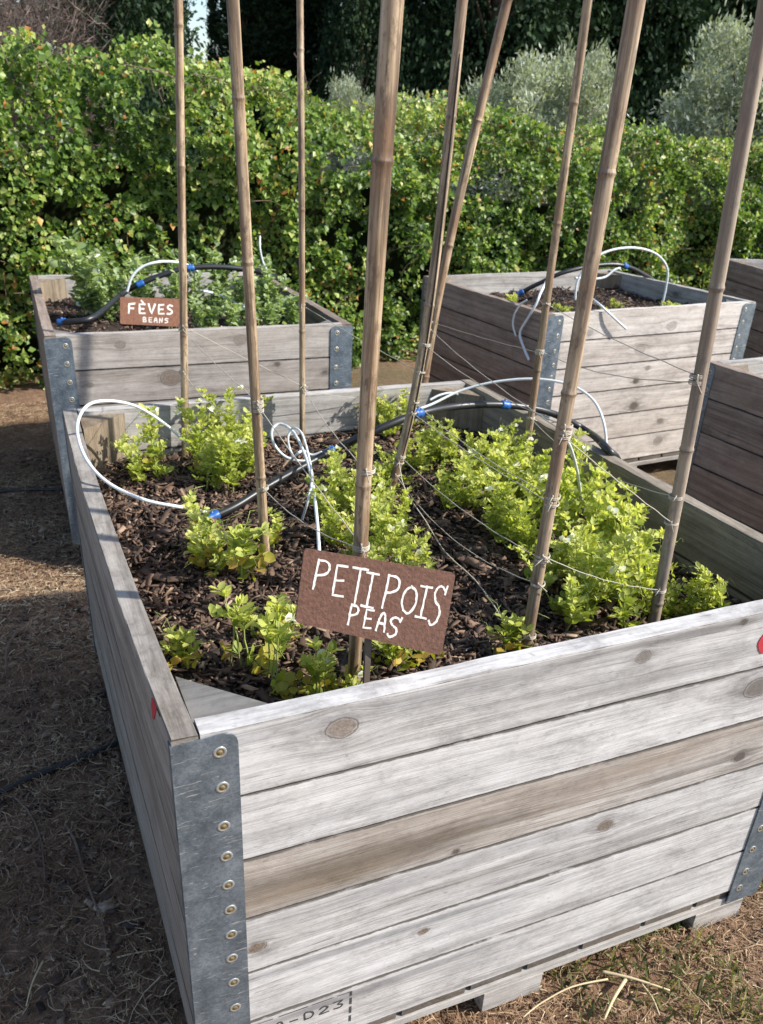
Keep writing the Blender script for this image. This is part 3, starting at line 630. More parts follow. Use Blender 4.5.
TW = [('upper string from the split centre cane down to the thick right cane above the mulch', [(5, 456), (8, 560)], .012),
 ('lower string from the split centre cane down to the thick right cane above the mulch', [(5, 474), (8, 583)], .03),
 ('upper string over the pea tops from split centre cane to thick right cane', [(5, 412), (8, 503)], .004),
 ('second string over the pea tops running just below the first to the thick right cane', [(5, 402), (8, 497)], .01),
 ('string from the pale leaning cane across the arched pipe to the thick right cane', [(6, 330), (8, 432)], .004),
 ('string descending from behind the split cane past the arched pipe to the thick right cane', [(5, 345), (8, 426)], .01),
 ('string from the thick right cane down to the grey mottled cane above the right-hand peas', [(8, 436), (9, 522)], .004),
 ('string through pea leaves from thick right cane to lower grey mottled cane', [(8, 555), (9, 590)], .02),
 ('string from slender cane to grey mottled cane just above the planter rim', [(7, 418), (9, 496)], .02),
 ('lower string from slender cane to grey mottled cane before the middle planter', [(7, 350), (9, 381)], .012),
 ('higher string from slender cane to grey mottled cane before the middle planter', [(7, 304), (9, 375)], .004),
 ('taut string between the pale leaning cane and the slender cane before the middle planter', [(6, 322), (7, 353)], .004),
 ('string between the leftmost cane and the second cane in front of the bean planter', [(1, 330), (2, 402)], .004),
 ('lower string between the leftmost cane and the second cane above the pea bush', [(1, 372), (2, 410)], .03),
 ('string between the leftmost cane and the third cane across the bean planter boards', [(1, 326), (3, 386)], .004),
 ('string from the second cane down behind the sign to the thickest cane', [(2, 405), (4, 545)], .004),
 ('slanting string from the second cane at soil height to the thickest cane', [(2, 488), (4, 548)], .02),
 ('string from the third cane to the thickest cane crossing the black pipe', [(3, 385), (4, 470)], .006),
 ('string between the third cane and the split centre cane above the back wall', [(3, 305), (5, 372)], .004),
 ('string between the third cane and the pale leaning cane at the back', [(3, 390), (6, 395)], .02)]
for lab, ends, sg in TW: twine(lab, ends, sg)
# slack heavy cord
P_ = [at(397,462,1,.93), at(405,490,1,.80), at(425,520,2,.715), at(445,552,2,.70), at(475,580,2,.70), at(498,612,2,.70), at(514,640,2,.705)]
twine('loose wavy cord lying over the mulch between the split cane and the thick right cane', [(5, 462), (8, 636)], mids=[p for p in P_[1:]], r=.0013)

# ------------------------------------------------------------------ pipes
def pipe(name, label, cat, pts, r, mat, n=12, group=None, seg=10):
    mb = MB(); mb.tube(smooth_path(pts, seg), r, n); o = mb.build(name, mat); return tag(o, label, cat, group)
def connector(parent, p, d, r, L=.035):
    d = d.normalized(); mb = MB(); mb.tube([p-d*L/2, p-d*L/2*.8, p-d*L*.1, p+d*L*.1, p+d*L/2*.8, p+d*L/2], [r*.95, r*1.1, r*.98, r*.98, r*1.1, r*.95], 10)
    mb.tube([p, p+Vector((0, 0, 1))*r*1.35], r*.35, 8)
    return mb.build('connector', M_BLUE, parent)
def q(px, py, y): return at(px, py, 1, y)
hp = [at(212,517,2,.70), at(236,506,2,.712), at(270,485,2,.735), at(330,452,1,1.03), q(372,432,.98), q(418,414,.99), q(460,406,1.04), q(505,405,1.04), q(548,412,1.04), q(585,430,1.05), at(606,448,0,1.19), at(622,470,0,1.27)+Vector((0,0,-.02)), at(630,500,0,1.32)+Vector((0,0,-.25)), Vector((1.33,.80,.2)), Vector((1.36,.78,.01))]
pp = pipe('irrigation_pipe', 'black irrigation pipe arching across the pea plants and over the near planter wall', 'pipe', hp, .0095, M_BLACKP)
connector(pp, hp[0], hp[1]-hp[0], .0105); connector(pp, hp[3], hp[4]-hp[3], .0110, .03); connector(pp, hp[5]+Vector((0,0,.002)), hp[6]-hp[5], .0112, .028); connector(pp, hp[7], hp[8]-hp[7], .011, .025)
WT = 'white drip tubes in the planters'
pipe('drip_tube', 'long white tube looping over the left wall of the near planter', 'tube', [q(193,450,1.22), q(170,428,1.22), q(140,408,1.2), q(112,401,1.15), q(90,404,1.1), q(79,418,1.05), q(78,437,.98), q(88,462,.9), q(110,484,.84), q(145,500,.80), q(180,507,.79), at(206,512,2,.71)], .0036, M_WHITEP, group=WT)
pipe('drip_tube', 'white tube curling between the second and third canes then dropping behind the sign', 'tube', [at(320,455,1,1.10), q(305,461,1.10), q(286,457,1.12), q(274,444,1.14), q(272,430,1.15), q(281,424,1.15), q(294,433,1.1), q(305,455,1.0), q(312,480,.85), q(316,510,.7), q(319,548,.55), at(321,600,2,.69)], .0036, M_WHITEP, group=WT)
pipe('drip_tube', 'pale tube arching high from the black pipe over the right-hand peas', 'tube', [q(408,412,1.19), q(430,405,1.2), q(460,391,1.2), q(495,382,1.16), q(535,379,1.1), q(570,385,1.04), q(593,400,.98), q(604,424,.93), q(606,452,.9), q(602,480,.88), q(594,505,.86), at(588,526,2,.70)], .0036, M_WHITEP, group=WT)
pipe('drip_tube', 'white tube hanging beside the thick right cane into the peas', 'tube', [q(563,436,.40), q(570,446,.42), q(577,470,.48), q(581,495,.55), q(586,520,.62), at(589,545,2,.69)], .0030, M_WHITEP, group=WT)
pipe('drip_tube', 'white tube end curling over the rim behind the split cane', 'tube', [q(430,400,1.33), q(440,395,1.33), q(452,393,1.33), q(464,397,1.32), q(470,404,1.30)], .0033, M_WHITEP, group=WT)
pipe('drip_tube', 'thin white tube dropping from the black pipe beside the second cane', 'tube', [at(298,462,1,1.02), q(291,452,1.04), q(288,438,1.05), q(293,428,1.05), q(302,434,1.0), q(309,458,.92), q(312,478,.84), q(308,500,.78), at(302,520,2,.70)], .0028, M_WHITEP, group=WT)
pipe('drip_tube', 'short white tube joining the black pipe right of the third cane', 'tube', [at(322,452,1,1.06), q(312,455,1.07), q(303,451,1.08), q(296,455,1.06), at(288,464,2,.71)], .0034, M_WHITEP, group=WT)
# far left planter
yF = 2.75
hF = [at(120,316,1,2.4), q(122,294,yF), q(140,284,yF), q(165,274,yF), q(190,268,yF), q(220,267,yF), q(250,270,yF), q(268,274,yF), q(280,280,2.9), at(287,292,1,3.)]
hF = [at(62,322,1,2.5)]+[at(92,318,1,2.45)]+hF[1:]
pf = pipe('irrigation_pipe', 'black pipe arching over the bean plants in the back left planter', 'pipe', hF, .011, M_BLACKP)
for i in (3, 5, 8): connector(pf, hF[i], hF[i+1]-hF[i], .0125, .032)
connector(pf, hF[0], hF[1]-hF[0], .0125, .032)
pipe('drip_tube', 'white tube arching behind the bean sign in the back left planter', 'tube', [q(127,292,2.7), q(132,277,2.7), q(142,267,2.7), q(158,262,2.7), q(175,262,2.75), q(190,266,2.8), q(200,274,2.85)], .005, M_WHITEP, group=WT)
pipe('drip_tube', 'short white tube among the beans right of the bean sign', 'tube', [q(203,291,2.6), q(220,295,2.6), q(235,302,2.6), q(246,309,2.55), q(252,320,2.5)], .005, M_WHITEP, group=WT)
pipe('drip_tube', 'thin pale tube rising above the bean planter beside the third cane', 'tube', [q(268,272,2.9), q(263,262,2.9), q(260,248,2.9), q(260,236,2.92)], .004, M_WHITEP, group=WT)
pipe('drip_tube', 'short upright white tube behind the leftmost bean plant', 'tube', [q(99,290,3.1), q(99,275,3.1), q(98,262,3.1)], .004, M_WHITEP, group=WT)
# middle planter
hM = [at(520,293,1,3.05), q(540,283,3.0), q(565,272,2.95), q(600,265,2.95), q(625,266,2.95), q(645,275,3.0), q(660,285,3.05)]
pm = pipe('irrigation_pipe', 'black pipe bent over the sprouts in the middle right planter', 'pipe', hM, .011, M_BLACKP)
connector(pm, hM[0], hM[1]-hM[0], .014, .04); connector(pm, hM[4], hM[5]-hM[4], .014, .035)
pipe('drip_tube', 'tall white tube hoop standing in the middle right planter', 'tube', [q(575,300,2.6), q(578,280,2.6), q(592,260,2.6), q(612,250,2.6), q(636,248,2.6), q(656,254,2.6), q(667,268,2.6), q(666,287,2.6), q(661,309,2.6)], .0055, M_WHITEP, group=WT)
pipe('drip_tube', 'white tube end pointing up beside the slender cane in the middle right planter', 'tube', [q(575,278,2.8), q(592,279,2.8), q(605,277,2.8), q(614,270,2.8), q(620,268,2.8)], .0055, M_WHITEP, group=WT)
pipe('drip_tube', 'white tube hanging down over the shaded left face of the middle right planter', 'tube', [q(552,270,2.45), at(541,292,0,2.02), at(536,304,0,1.985), at(528,318,0,1.972), at(520,333,0,1.966), at(524,348,0,1.968), at(529,360,0,1.968)], .0055, M_WHITEP, group=WT)
pipe('drip_tube', 'thin white tube loop beside the hanging tube on the middle right planter', 'tube', [at(527,300,0,1.98), at(521,304,0,1.968), at(515,313,0,1.96), at(513,325,0,1.956), at(516,336,0,1.962)], .004, M_WHITEP, group=WT)
pipe('drip_tube', 'white tube lying across the front rim of the middle right planter', 'tube', [q(584,291,2.5), q(591,298,2.33), q(600,305,2.225), q(612,316,2.195), q(626,329,2.19)], .005, M_WHITEP, group=WT)
pipe('hose', 'black hose lying on the ground at the left of the near planter', 'hose', [Vector((p.x, p.y, .016)) for p in (at(-60,818,2,0), at(0,797,2,0), at(40,779,2,0), at(80,764,2,0), at(118,748,2,0), at(150,735,2,0))]+[Vector((.25,1.05,.02))], .0085, M_BLACKP)
pipe('hose', 'thin black hose on the shaded ground left of the bean planter', 'hose', [Vector((p.x, p.y, .014)) for p in (at(-40,494,2,0), at(0,494,2,0), at(30,492,2,0), at(58,492,2,0))]+[Vector((.3,2.9,.02))], .008, M_BLACKP)

# ------------------------------------------------------------------ signs
def sign(name, label, corners, th, mat, wd, cornerR=.05):
    """corners TL, TR, BR, BL as points; local frame u right, v up"""
    TL, TR, BR, BL = corners; n = ((TR-TL).cross(BL-TL)).normalized(); n = n if n.dot(CL-TL) > 0 else -n
    root = empty(name, (0,0,0), label=label, cat='sign'); P = []
    bil = lambda a, b: (BL*(1-a)+BR*a)*(1-b)+(TL*(1-a)+TR*a)*b
    rr = cornerR
    for (ca, cb, a0) in ((1-rr*.5, 1-rr, 0), (rr*.5, 1-rr, 90), (rr*.5, rr, 180), (1-rr*.5, rr, 270)):
        for k in range(5):
            a = math.radians(a0+k*22.5); P.append((ca+rr*.5*math.cos(a), cb+rr*math.sin(a)))
    c = len(P); mb = MB(); vs = [bil(a, b)+n*(th/2) for a, b in P]+[bil(a, b)-n*(th/2) for a, b in P]
    mb.add(vs, [tuple(range(c)), tuple(range(c, 2*c))[::-1]]+[(i, i+c, (i+1) % c+c, (i+1) % c) for i in range(c)])
    mb.build('board', mat, root)
    return root, (lambda x, y, o: bil(x, y)+n*(th/2+o)), n
n0 = Vector((-.12, -.93, .30)).normalized(); b4 = CANES[4][0]; a4 = CANES[4][1]
pc = on_cane(4, 560)[0]+Vector((-.0, -.075, .0))
cs = [atn(x, y, pc, n0) for x, y in ((304,548), (455,573), (441,655), (295,622))]
sg, fr, n_ = sign('plant_sign', 'brown board hand painted PETI POIS PEAS in white standing in front of the thickest cane', cs, .006, M_SIGN, .0)
Wd, Hh = (cs[1]-cs[0]).length, (cs[0]-cs[3]).length
mb = MB()
gl = [('P',.085,.50,.13,.38), ('E',.205,.46,.115,.40), ('T',.315,.42,.125,.44), ('I',.405,.40,.15,.43), ('P',.545,.43,.135,.41), ('O',.665,.42,.135,.33), ('I',.775,.40,.14,.38), ('Z',.865,.36,.105,.44),
      ('P',.335,.135,.085,.25), ('E',.435,.13,.085,.24), ('A',.525,.135,.09,.23), ('Z',.60,.10,.095,.23)]
def fru(x, y, o): return fr(x/Wd, y/Hh, o)
glm = [(c, x*Wd, y*Hh, w*Wd, h*Hh, .06) for c, x, y, w, h in gl]
lettering(mb, glm, fru, .0033); mb.build('lettering', M_CHALK, sg)
stk = MB(); s0 = atn(371,640, pc, n0)-n0*.006; stk.box((s0+Vector((.0,.006,-.035))), (.009, .006, .14)); stk.build('stake', M_BARK, sg)
n1 = Vector((0, -.95, .3)).normalized(); pF = at(148, 311, 1, 2.235)
cs = [atn(x, y, pF, n1) for x, y in ((120,297), (180,299), (180,327), (120,324))]
sg2, fr2, _n = sign('plant_sign', 'small rust brown board reading FÈVES with BEANS below standing in the back left planter', cs, .008, M_SIGN2, .0)
Wd, Hh = (cs[1]-cs[0]).length, (cs[0]-cs[3]).length; mb = MB(); fru = lambda x, y, o: fr2(x/Wd, y/Hh, o)
gl = [('F',.14,.42,.15,.34), ('E',.31,.42,.15,.34), ('`',.33,.42,.12,.34), ('V',.47,.42,.16,.34), ('E',.63,.44,.14,.32), ('S',.78,.44,.13,.32), ('B',.38,.12,.07,.16), ('E',.47,.12,.07,.16), ('A',.56,.12,.07,.16), ('N',.65,.12,.07,.16), ('S',.74,.12,.07,.16)]
lettering(mb, [(c, x*Wd, y*Hh, w*Wd, h*Hh) for c, x, y, w, h in gl[:6]], fru, .0064); lettering(mb, [(c, x*Wd, y*Hh, w*Wd*1.15, h*Hh) for c, x, y, w, h in gl[6:]], fru, .0036); mb.build('lettering', M_CHALK, sg2)
mb = MB(); p0_ = (cs[2]+cs[3])/2; mb.box(p0_+Vector((0,.012,-.03)), (.012,.008,.12)); mb.build('stake', M_BARK, sg2)

# ------------------------------------------------------------------ plants
def pea_mesh(seed, h=.16, stems=4, dense=1., spread=.05, leaf=.0215, yellow=.15, flowers=0):
    r = np.random.default_rng(seed); P = []; D = []; N = []; S = []; T = []; yP = []; yD = []; yS = []; yT = []; fl = []; st = MB()
    for s_ in range(stems):
        a = r.uniform(0, 6.28); lean = r.uniform(.05, .4); hh = h*r.uniform(.65, 1.1); p = np.array([spread*.4*r.normal(), spread*.4*r.normal(), 0.]); pts = [Vector(p)]
        nn = max(5, int(hh/.0165)); dirv = np.array([math.cos(a)*lean, math.sin(a)*lean, 1.])
        for k in range(nn):
            dirv = dirv+np.append(r.normal(0, .16, 2), .03); d = dirv/np.linalg.norm(dirv); p = p+d*hh/nn; pts.append(Vector(p)); f = (k+1)/nn
            if f < .12: continue
            for side in range(2):
                if r.random() > dense: continue
                az = r.uniform(0, 6.28); out = np.array([math.cos(az), math.sin(az), r.uniform(.1, .9)]); out /= np.linalg.norm(out)
                # leaf stalk with leaflets in pairs
                ln = r.uniform(.022, .045)*(1.15-.4*f); sz = leaf*r.uniform(.7, 1.15)*(1.1-.35*f)
                st.tube([Vector(p), Vector(p+out*ln*.5+np.array([0,0,.002])), Vector(p+out*ln)], .0007, 3, cap=False)
                up = np.array([0,0,1.])+r.normal(0, .35, 3); sidev = np.cross(out, up); sidev /= np.linalg.norm(sidev)
                yel = f < .42 and r.random() < yellow*2.2
                for q_ in (.45, .8):
                    for sg_ in (-1, 1):
                        pt = p+out*ln*q_; dd = out*.45+sidev*sg_*.8+np.array([0,0,r.uniform(.0,.9)])
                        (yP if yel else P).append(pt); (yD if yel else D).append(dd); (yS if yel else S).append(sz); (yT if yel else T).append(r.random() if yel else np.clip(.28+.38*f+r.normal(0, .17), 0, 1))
                        if not yel: N.append(up+r.normal(0, .3, 3))
                # stipules
                for sg_ in (-1, 1):
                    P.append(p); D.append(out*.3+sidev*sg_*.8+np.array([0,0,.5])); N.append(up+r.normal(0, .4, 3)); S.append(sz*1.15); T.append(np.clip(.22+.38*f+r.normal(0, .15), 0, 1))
                if r.random() < .4:
                    e = p+out*ln; c1 = e+out*.012+np.array([0,0,.006]); c2 = e+out*.018+r.normal(0, .008, 3); c3 = e+out*.016+r.normal(0, .012, 3); st.tube([Vector(x_) for x_ in (e, c1, c2, c3)], .0004, 3, cap=False)
        st.tube(pts, [.0019-.0011*i/len(pts) for i in range(len(pts))], 5)
        for k in range(6):  # growing tip
            P.append(p); D.append(r.normal(0, .5, 3)+np.array([0,0,1.])); N.append(r.normal(0, 1, 3)); S.append(leaf*r.uniform(.5, .8)); T.append(np.clip(r.normal(.75, .12), 0, 1))
        if flowers and s_ < flowers: fl.append(p-np.array([0,0,.012])+r.normal(0, .012, 3))
    return dict(P=np.array(P), D=np.array(D), N=np.array(N), S=np.array(S), T=np.array(T), yP=np.array(yP), yD=np.array(yD), yS=np.array(yS), yT=np.array(yT), st=st, fl=fl)
def pea_proto(seed, mat=None, **k):
    d = pea_mesh(seed, **k); root = empty('pea_plant', (0,0,0), label='x', cat='pea plant')
    d['st'].build('stem', M_STEM, root)
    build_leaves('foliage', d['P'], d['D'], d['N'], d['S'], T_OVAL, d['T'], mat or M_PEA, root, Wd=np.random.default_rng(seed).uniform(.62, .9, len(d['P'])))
    if len(d['yP']) > 3: build_leaves('yellowed_leaves', d['yP'], d['yD']-np.array([0,0,.5]), np.random.default_rng(seed).normal(0, 1, d['yD'].shape)+np.array([0,0,1.]), d['yS']*.9, T_OVAL, d['yT'], M_YLEAF, root)
    for f in d['fl']:
        a = np.random.default_rng(seed+9); n = 5; build_leaves('flower', np.repeat(f[None], n, 0), a.normal(0, .6, (n, 3))+np.array([0,-.3,.6]), a.normal(0, 1, (n, 3)), a.uniform(.010, .019, n), T_OVAL, a.random(n), M_PETAL, root, Wd=np.full(n, 1.5))
    return root
protos = {
 'a': pea_proto(101, h=.205, stems=5, spread=.08, dense=.82, flowers=2, yellow=.06), 'b': pea_proto(102, h=.19, stems=5, spread=.07, dense=.8, yellow=.1, flowers=1), 'c': pea_proto(103, h=.21, stems=5, spread=.09, dense=.82, flowers=2, yellow=.05),
 'd': pea_proto(104, h=.19, stems=4, spread=.07, dense=.8, yellow=.12, flowers=0), 's': pea_proto(105, h=.13, stems=3, spread=.035, dense=.6, yellow=.5), 't': pea_proto(106, h=.15, stems=4, spread=.06, dense=.42, leaf=.026, yellow=.45, flowers=1), 'm': pea_proto(107, h=.06, stems=2, spread=.012, dense=.9, yellow=.3, leaf=.018)}
used = set(); cnt = [0]
def pea(kind, px, py, sc, label, group=None, z=None, base=None):
    b = at(px, py, 2, ZS) if base is None else Vector(base)
    if base is None: b.x = min(max(b.x, .065), W1-.08); b.y = min(max(b.y, .07), D1-.09)
    b.z = float(hf1(b.x, b.y))-.004 if z is None else z
    if kind in used: o = copy_tree(protos[kind])
    else: o = protos[kind]; used.add(kind)
    cnt[0] += 1; o.location = b; o.rotation_euler = (random.uniform(-.12, .12), random.uniform(-.12, .12), random.uniform(0, 6.28)); o.scale = (sc, sc, sc*random.uniform(.92, 1.1))
    o['label'] = label
    if group: o['group'] = group
    return o
LEFTG = ('bushy pea plant in the bright clump behind the black pipe at the back left', 'pea plants in the back left clump')
pea('b', 150,482, .95, 'yellow green pea plant alone in the back left corner inside the white loop')
for k, (px, py) in enumerate(((205,478), (232,474), (243,490), (215,492), (232,455))): pea('abcda'[k], px, py, .88, *LEFTG)
pea('s', 198,552, 1.0, 'spindly yellow pea plant beside the white loop end, left of the blue connector')
pea('s', 222,580, 1.0, 'spindly yellowing pea plant just below the blue connector')
pea('s', 268,552, .8, 'sparse pea plant trailing beside the foot of the second cane')
pea('s', 205,572, .9, 'spindly pea plant among bare mulch left of the one below the blue connector')
pea('m', 245,588, 1.6, 'small pea plant halfway between the blue connector and the sparse front plants')
pea('s', 290,640, .7, 'small pea plant touching the left edge of the pea sign')
pea('m', 178,672, 1.1, 'tiny pea seedling against the left wall beside the corner block')
pea('t', 243,668, 1.0, 'sparse pea plant in the bare mulch above the corner block')
pea('t', 275,690, .95, 'sparse pea plant left of the pea sign, nearest the front board')
pea('s', 262,640, .85, 'small pea plant behind the sparse ones left of the pea sign')
pea('t', 322,705, .72, 'broad leaved pea plant under the left half of the pea sign')
pea('s', 336,690, .7, 'small pea plant wrapped round the foot of the thickest cane')
pea('m', 398,672, 1.25, 'pale yellow pea plant under the right half of the pea sign')
pea('m', 420,664, 1.0, 'tiny yellow pea plant below the right corner of the pea sign')
pea('m', 505,655, 1.2, 'tiny fresh pea seedling left of the foot of the thick right cane')
CG = ('pea plant in the row behind the pea sign around the thickest cane', 'pea plants in the centre row')
for k, (px, py, s_) in enumerate(((345,520,.8), (335,545,.7), (372,525,.75), (398,545,.7), (375,568,.75), (392,590,.7), (412,592,.62), (352,575,.6), (385,497,.58), (365,495,.55))): pea('abcd'[k % 4], px, py, s_, 'pea plant in the centre row '+('right of the thickest cane above the sign' if px > 380 else 'left of the thickest cane above the sign' if px < 358 else 'directly behind the thickest cane'), CG[1])
BG = ('pea plant behind the black pipe between the third cane and the split cane', 'pea plants at the back wall')
for k, (px, py, s_) in enumerate(((372,428,.72), (392,424,.66), (382,436,.55))): pea('bdac'[k], px, py, s_, *BG)
RG = ('lush pea plant in the dense row along the right-hand wall', 'pea plants in the dense right row')
for k, (px, py, s_) in enumerate(((415,474,.62), (440,472,.66), (455,492,.75), (475,480,.72), (488,505,.9), (462,520,.75), (505,484,.72), (515,520,.9), (498,540,.8), (535,505,.85), (545,545,.9), (520,562,.85), (560,520,.85), (574,560,.95), (548,590,.85), (583,598,.9), (600,560,.9), (612,590,.95), (571,622,.85), (603,624,.85), (640,592,.85), (632,615,.8), (430,462,.6), (500,468,.6))):
    pea('acbdca'[k % 6], px, py, s_, 'pea plant in the dense right row, '+('beside the split dark cane at the back' if px < 450 else 'left of the slender cane' if px < 512 and py < 500 else 'left of the thick right cane' if px < 545 else 'beside the hanging white tube' if px < 590 else 'left of the grey mottled cane'), RG[1])
pea('d', 700,622, .62, 'low pea plant right of the grey mottled cane near the right corner'); pea('b', 678,616, .62, 'low pea plant touching the grey mottled cane on its right side')

def bean_proto(seed, h=.3):
    r = np.random.default_rng(seed); st = MB(); P = []; D = []; N = []; S = []; T = []
    for s_ in range(5):
        a = r.uniform(0, 6.28); p = np.array([.02*r.normal(), .02*r.normal(), 0]); dv = np.array([.25*math.cos(a), .25*math.sin(a), 1.]); pts = [Vector(p)]; hh = h*r.uniform(.7, 1.1); nn = 16
        for k in range(nn):
            dv = dv+np.append(r.normal(0, .06, 2), 0); p = p+dv/np.linalg.norm(dv)*hh/nn; pts.append(Vector(p))
            if k < 2: continue
            for m_ in range(5):
                az = r.uniform(0, 6.28); D.append([math.cos(az), math.sin(az), r.uniform(-.1, 1.1)]); P.append(p+r.normal(0, .012, 3)); N.append(r.normal(0, .4, 3)+[0,0,1]); S.append(r.uniform(.028, .05)); T.append(np.clip(.15+.5*k/nn+r.normal(0, .2), 0, 1))
        st.tube(pts, .003, 5)
    root = empty('bean_plant', (0,0,0), label='x', cat='bean plant'); st.build('stem', M_STEM, root)
    build_leaves('foliage', np.array(P), np.array(D), np.array(N), np.array(S), T_OVAL, np.array(T), M_BEAN, root, Wd=np.full(len(P), .8)); 
    for k in range(3): build_leaves('flower', np.array(P)[k*31:k*31+4], r.normal(0, 1, (4, 3)), r.normal(0, 1, (4, 3)), np.full(4, .022), T_OVAL, r.random(4), M_PETAL, root, Wd=np.full(4, 1.4))
    return root
bp = [bean_proto(201), bean_proto(202), bean_proto(203)]; ub = set()
def place(pool, usedset, i, loc, sc, label, group=None):
    if i in usedset: o = copy_tree(pool[i])
    else: o = pool[i]; usedset.add(i)
    o.location = loc; o.rotation_euler = (0, 0, random.uniform(0, 6.28)); o.scale = (sc, sc, sc); o['label'] = label
    if group: o['group'] = group
    return o
def loc_in(q_, u, v, z):
    x, y, yaw, W, D, H = q_; c, s = math.cos(yaw), math.sin(yaw); return (x+c*u-s*v, y+s*u+c*v, z)
place(bp, ub, 0, at(96,322,2,.735), 1.05, 'tall grey green bean plant left of the small bean sign')
place(bp, ub, 1, at(105,325,2,.735)+Vector((.02,0,0)), .66, 'lower bean plant touching the left edge of the small bean sign')
for k, (u, v, s_) in enumerate(((.50,.55,.75), (.58,.25,.62), (.66,.55,.75), (.70,.25,.65), (.80,.5,.8), (.82,.22,.66), (.92,.6,.8), (.93,.3,.66), (.62,.9,.9), (.8,.95,.9), (.45,.95,.9), (.98,.9,.8), (.42,.7,.8), (.33,.95,.8))):
    place(bp, ub, k % 3, loc_in(Fq, u, v, .735), s_*.92, ('back row' if v > .6 else 'front row')+' bean plant '+('behind and beside the small bean sign' if u < .55 else 'left of the second cane' if u < .72 else 'right of the second cane')+' in the back left planter', 'bean plants in the back left planter')
# sprouts in the middle planter, yellow plants in the right one
sp = pea_proto(110, h=.07, stems=5, spread=.08, dense=.8, leaf=.022, yellow=.3, mat=M_PEA); sp.name = 'seedling'; sp['category'] = 'seedling'; us = set()
for k, (u, v) in enumerate(((.15,.3), (.3,.22), (.42,.4), (.62,.3), (.8,.45), (.3,.7), (1.0,.3))):
    place([sp], us, 0, loc_in(Mq, u, v, .725), random.uniform(.5, .8), 'low green seedling in the middle right planter', 'seedlings in the middle right planter')
yp = pea_proto(111, h=.12, stems=4, spread=.06, dense=.9, leaf=.03, yellow=.9, mat=M_YLEAF); yp.name = 'leafy_plant'; yp['category'] = 'plant'; uy = set()
for k, (u, v) in enumerate(((.16,.93), (.3,.9), (.22,.75))): place([yp], uy, 0, loc_in(Rq, u+.03, v+.08, .70), .9, 'yellowish leafy plant in the planter at the right edge', 'yellowish plants in the right planter')

# ------------------------------------------------------------------ straw litter, grass, twigs
def ribbons(n, xr_, yr_, lmin, lmax, wd, seed, up=.02, tintf=None, curve=.35, keep=None):
    r = np.random.default_rng(seed); x = r.uniform(*xr_, n); y = r.uniform(*yr_, n)
    if keep is not None: k = keep(x, y); x, y = x[k], y[k]; n = len(x)
    k = vnoise(x+31, y+31, seed, 5)*.6+vnoise(x+31, y+31, seed+1, 13)*.4 > r.uniform(.1, .62, n); x, y = x[k], y[k]; n = len(x)
    L = r.uniform(lmin, lmax, n)*r.uniform(.3, 1., n)*(1+1.6*(r.random(n) < .04)); a = r.uniform(0, 6.28, n); ka = r.normal(0, curve, n); z0 = gz(x, y)+r.uniform(0, up, n); w = wd*r.uniform(.5, 1.4, n); tl = r.normal(0, .12, n)
    V = []; px, py = x.copy(), y.copy(); pz = z0; K = 4
    for i in range(K):
        ca, sa = np.cos(a+ka*i), np.sin(a+ka*i); ww = w*(1-.25*i)/2
        V.append(np.stack([px-sa*ww, py+ca*ww, pz], -1)); V.append(np.stack([px+sa*ww, py-ca*ww, pz+ww*.6], -1))
        px = px+ca*L/K; py = py+sa*L/K; pz = pz+tl*L/K*(1 if i < 2 else -1)
    V = np.stack(V, 1); f = np.array([[0,1,3,2],[2,3,5,4],[4,5,7,6]]); Fr = (f[None]+(np.arange(n)*8)[:, None, None]).reshape(-1, 4)
    t = r.beta(1.5, 2.2, n) if tintf is None else tintf(x, y, r)
    return V.reshape(-1, 3), Fr, np.repeat(t, 8)
outside = lambda x, y: ~((x > .0) & (x < 1.2) & (y > 0.06) & (y < 1.4))
def tl(x, y, r):
    b = (vnoise(x+5, y+5, 8, 2.5)-.5)*.5+((y > 1.9) & (y < 2.6))*.22; return np.clip(r.beta(1.3, 2.4, len(x))+b, 0, 1)  # tint raised across the sunlit gap, its brightness painted into the straw
v, f, t = ribbons(85000, (-.8, .1), (-.1, 4.3), .02, .085, .0021, 61, .022, tl, keep=outside)
tag(build_np('straw_litter', v, f, t, M_STRAW), 'dry straw and needles scattered over the ground left of the planters', 'straw', kind='stuff')
tr = lambda x, y, r: np.clip(r.beta(1.5, 2.6, len(x)), 0, 1)
v, f, t = ribbons(76000, (.3, 2.4), (-.35, 1.6), .02, .08, .0022, 62, .024, tr, keep=lambda x, y: outside(x, y) & ~((x > 2.15) & (y > .17)))
tag(build_np('straw_litter', v, f, t, M_STRAW), 'pale dry grass litter over the ground at the front right of the near planter', 'straw', kind='stuff')
v, f, t = ribbons(9000, (1.1, 5.), (1.2, 4.), .03, .12, .003, 63, .02, tr, keep=outside)
tag(build_np('straw_litter', v, f, t, M_STRAW), 'straw on the path between the planters', 'straw', kind='stuff')
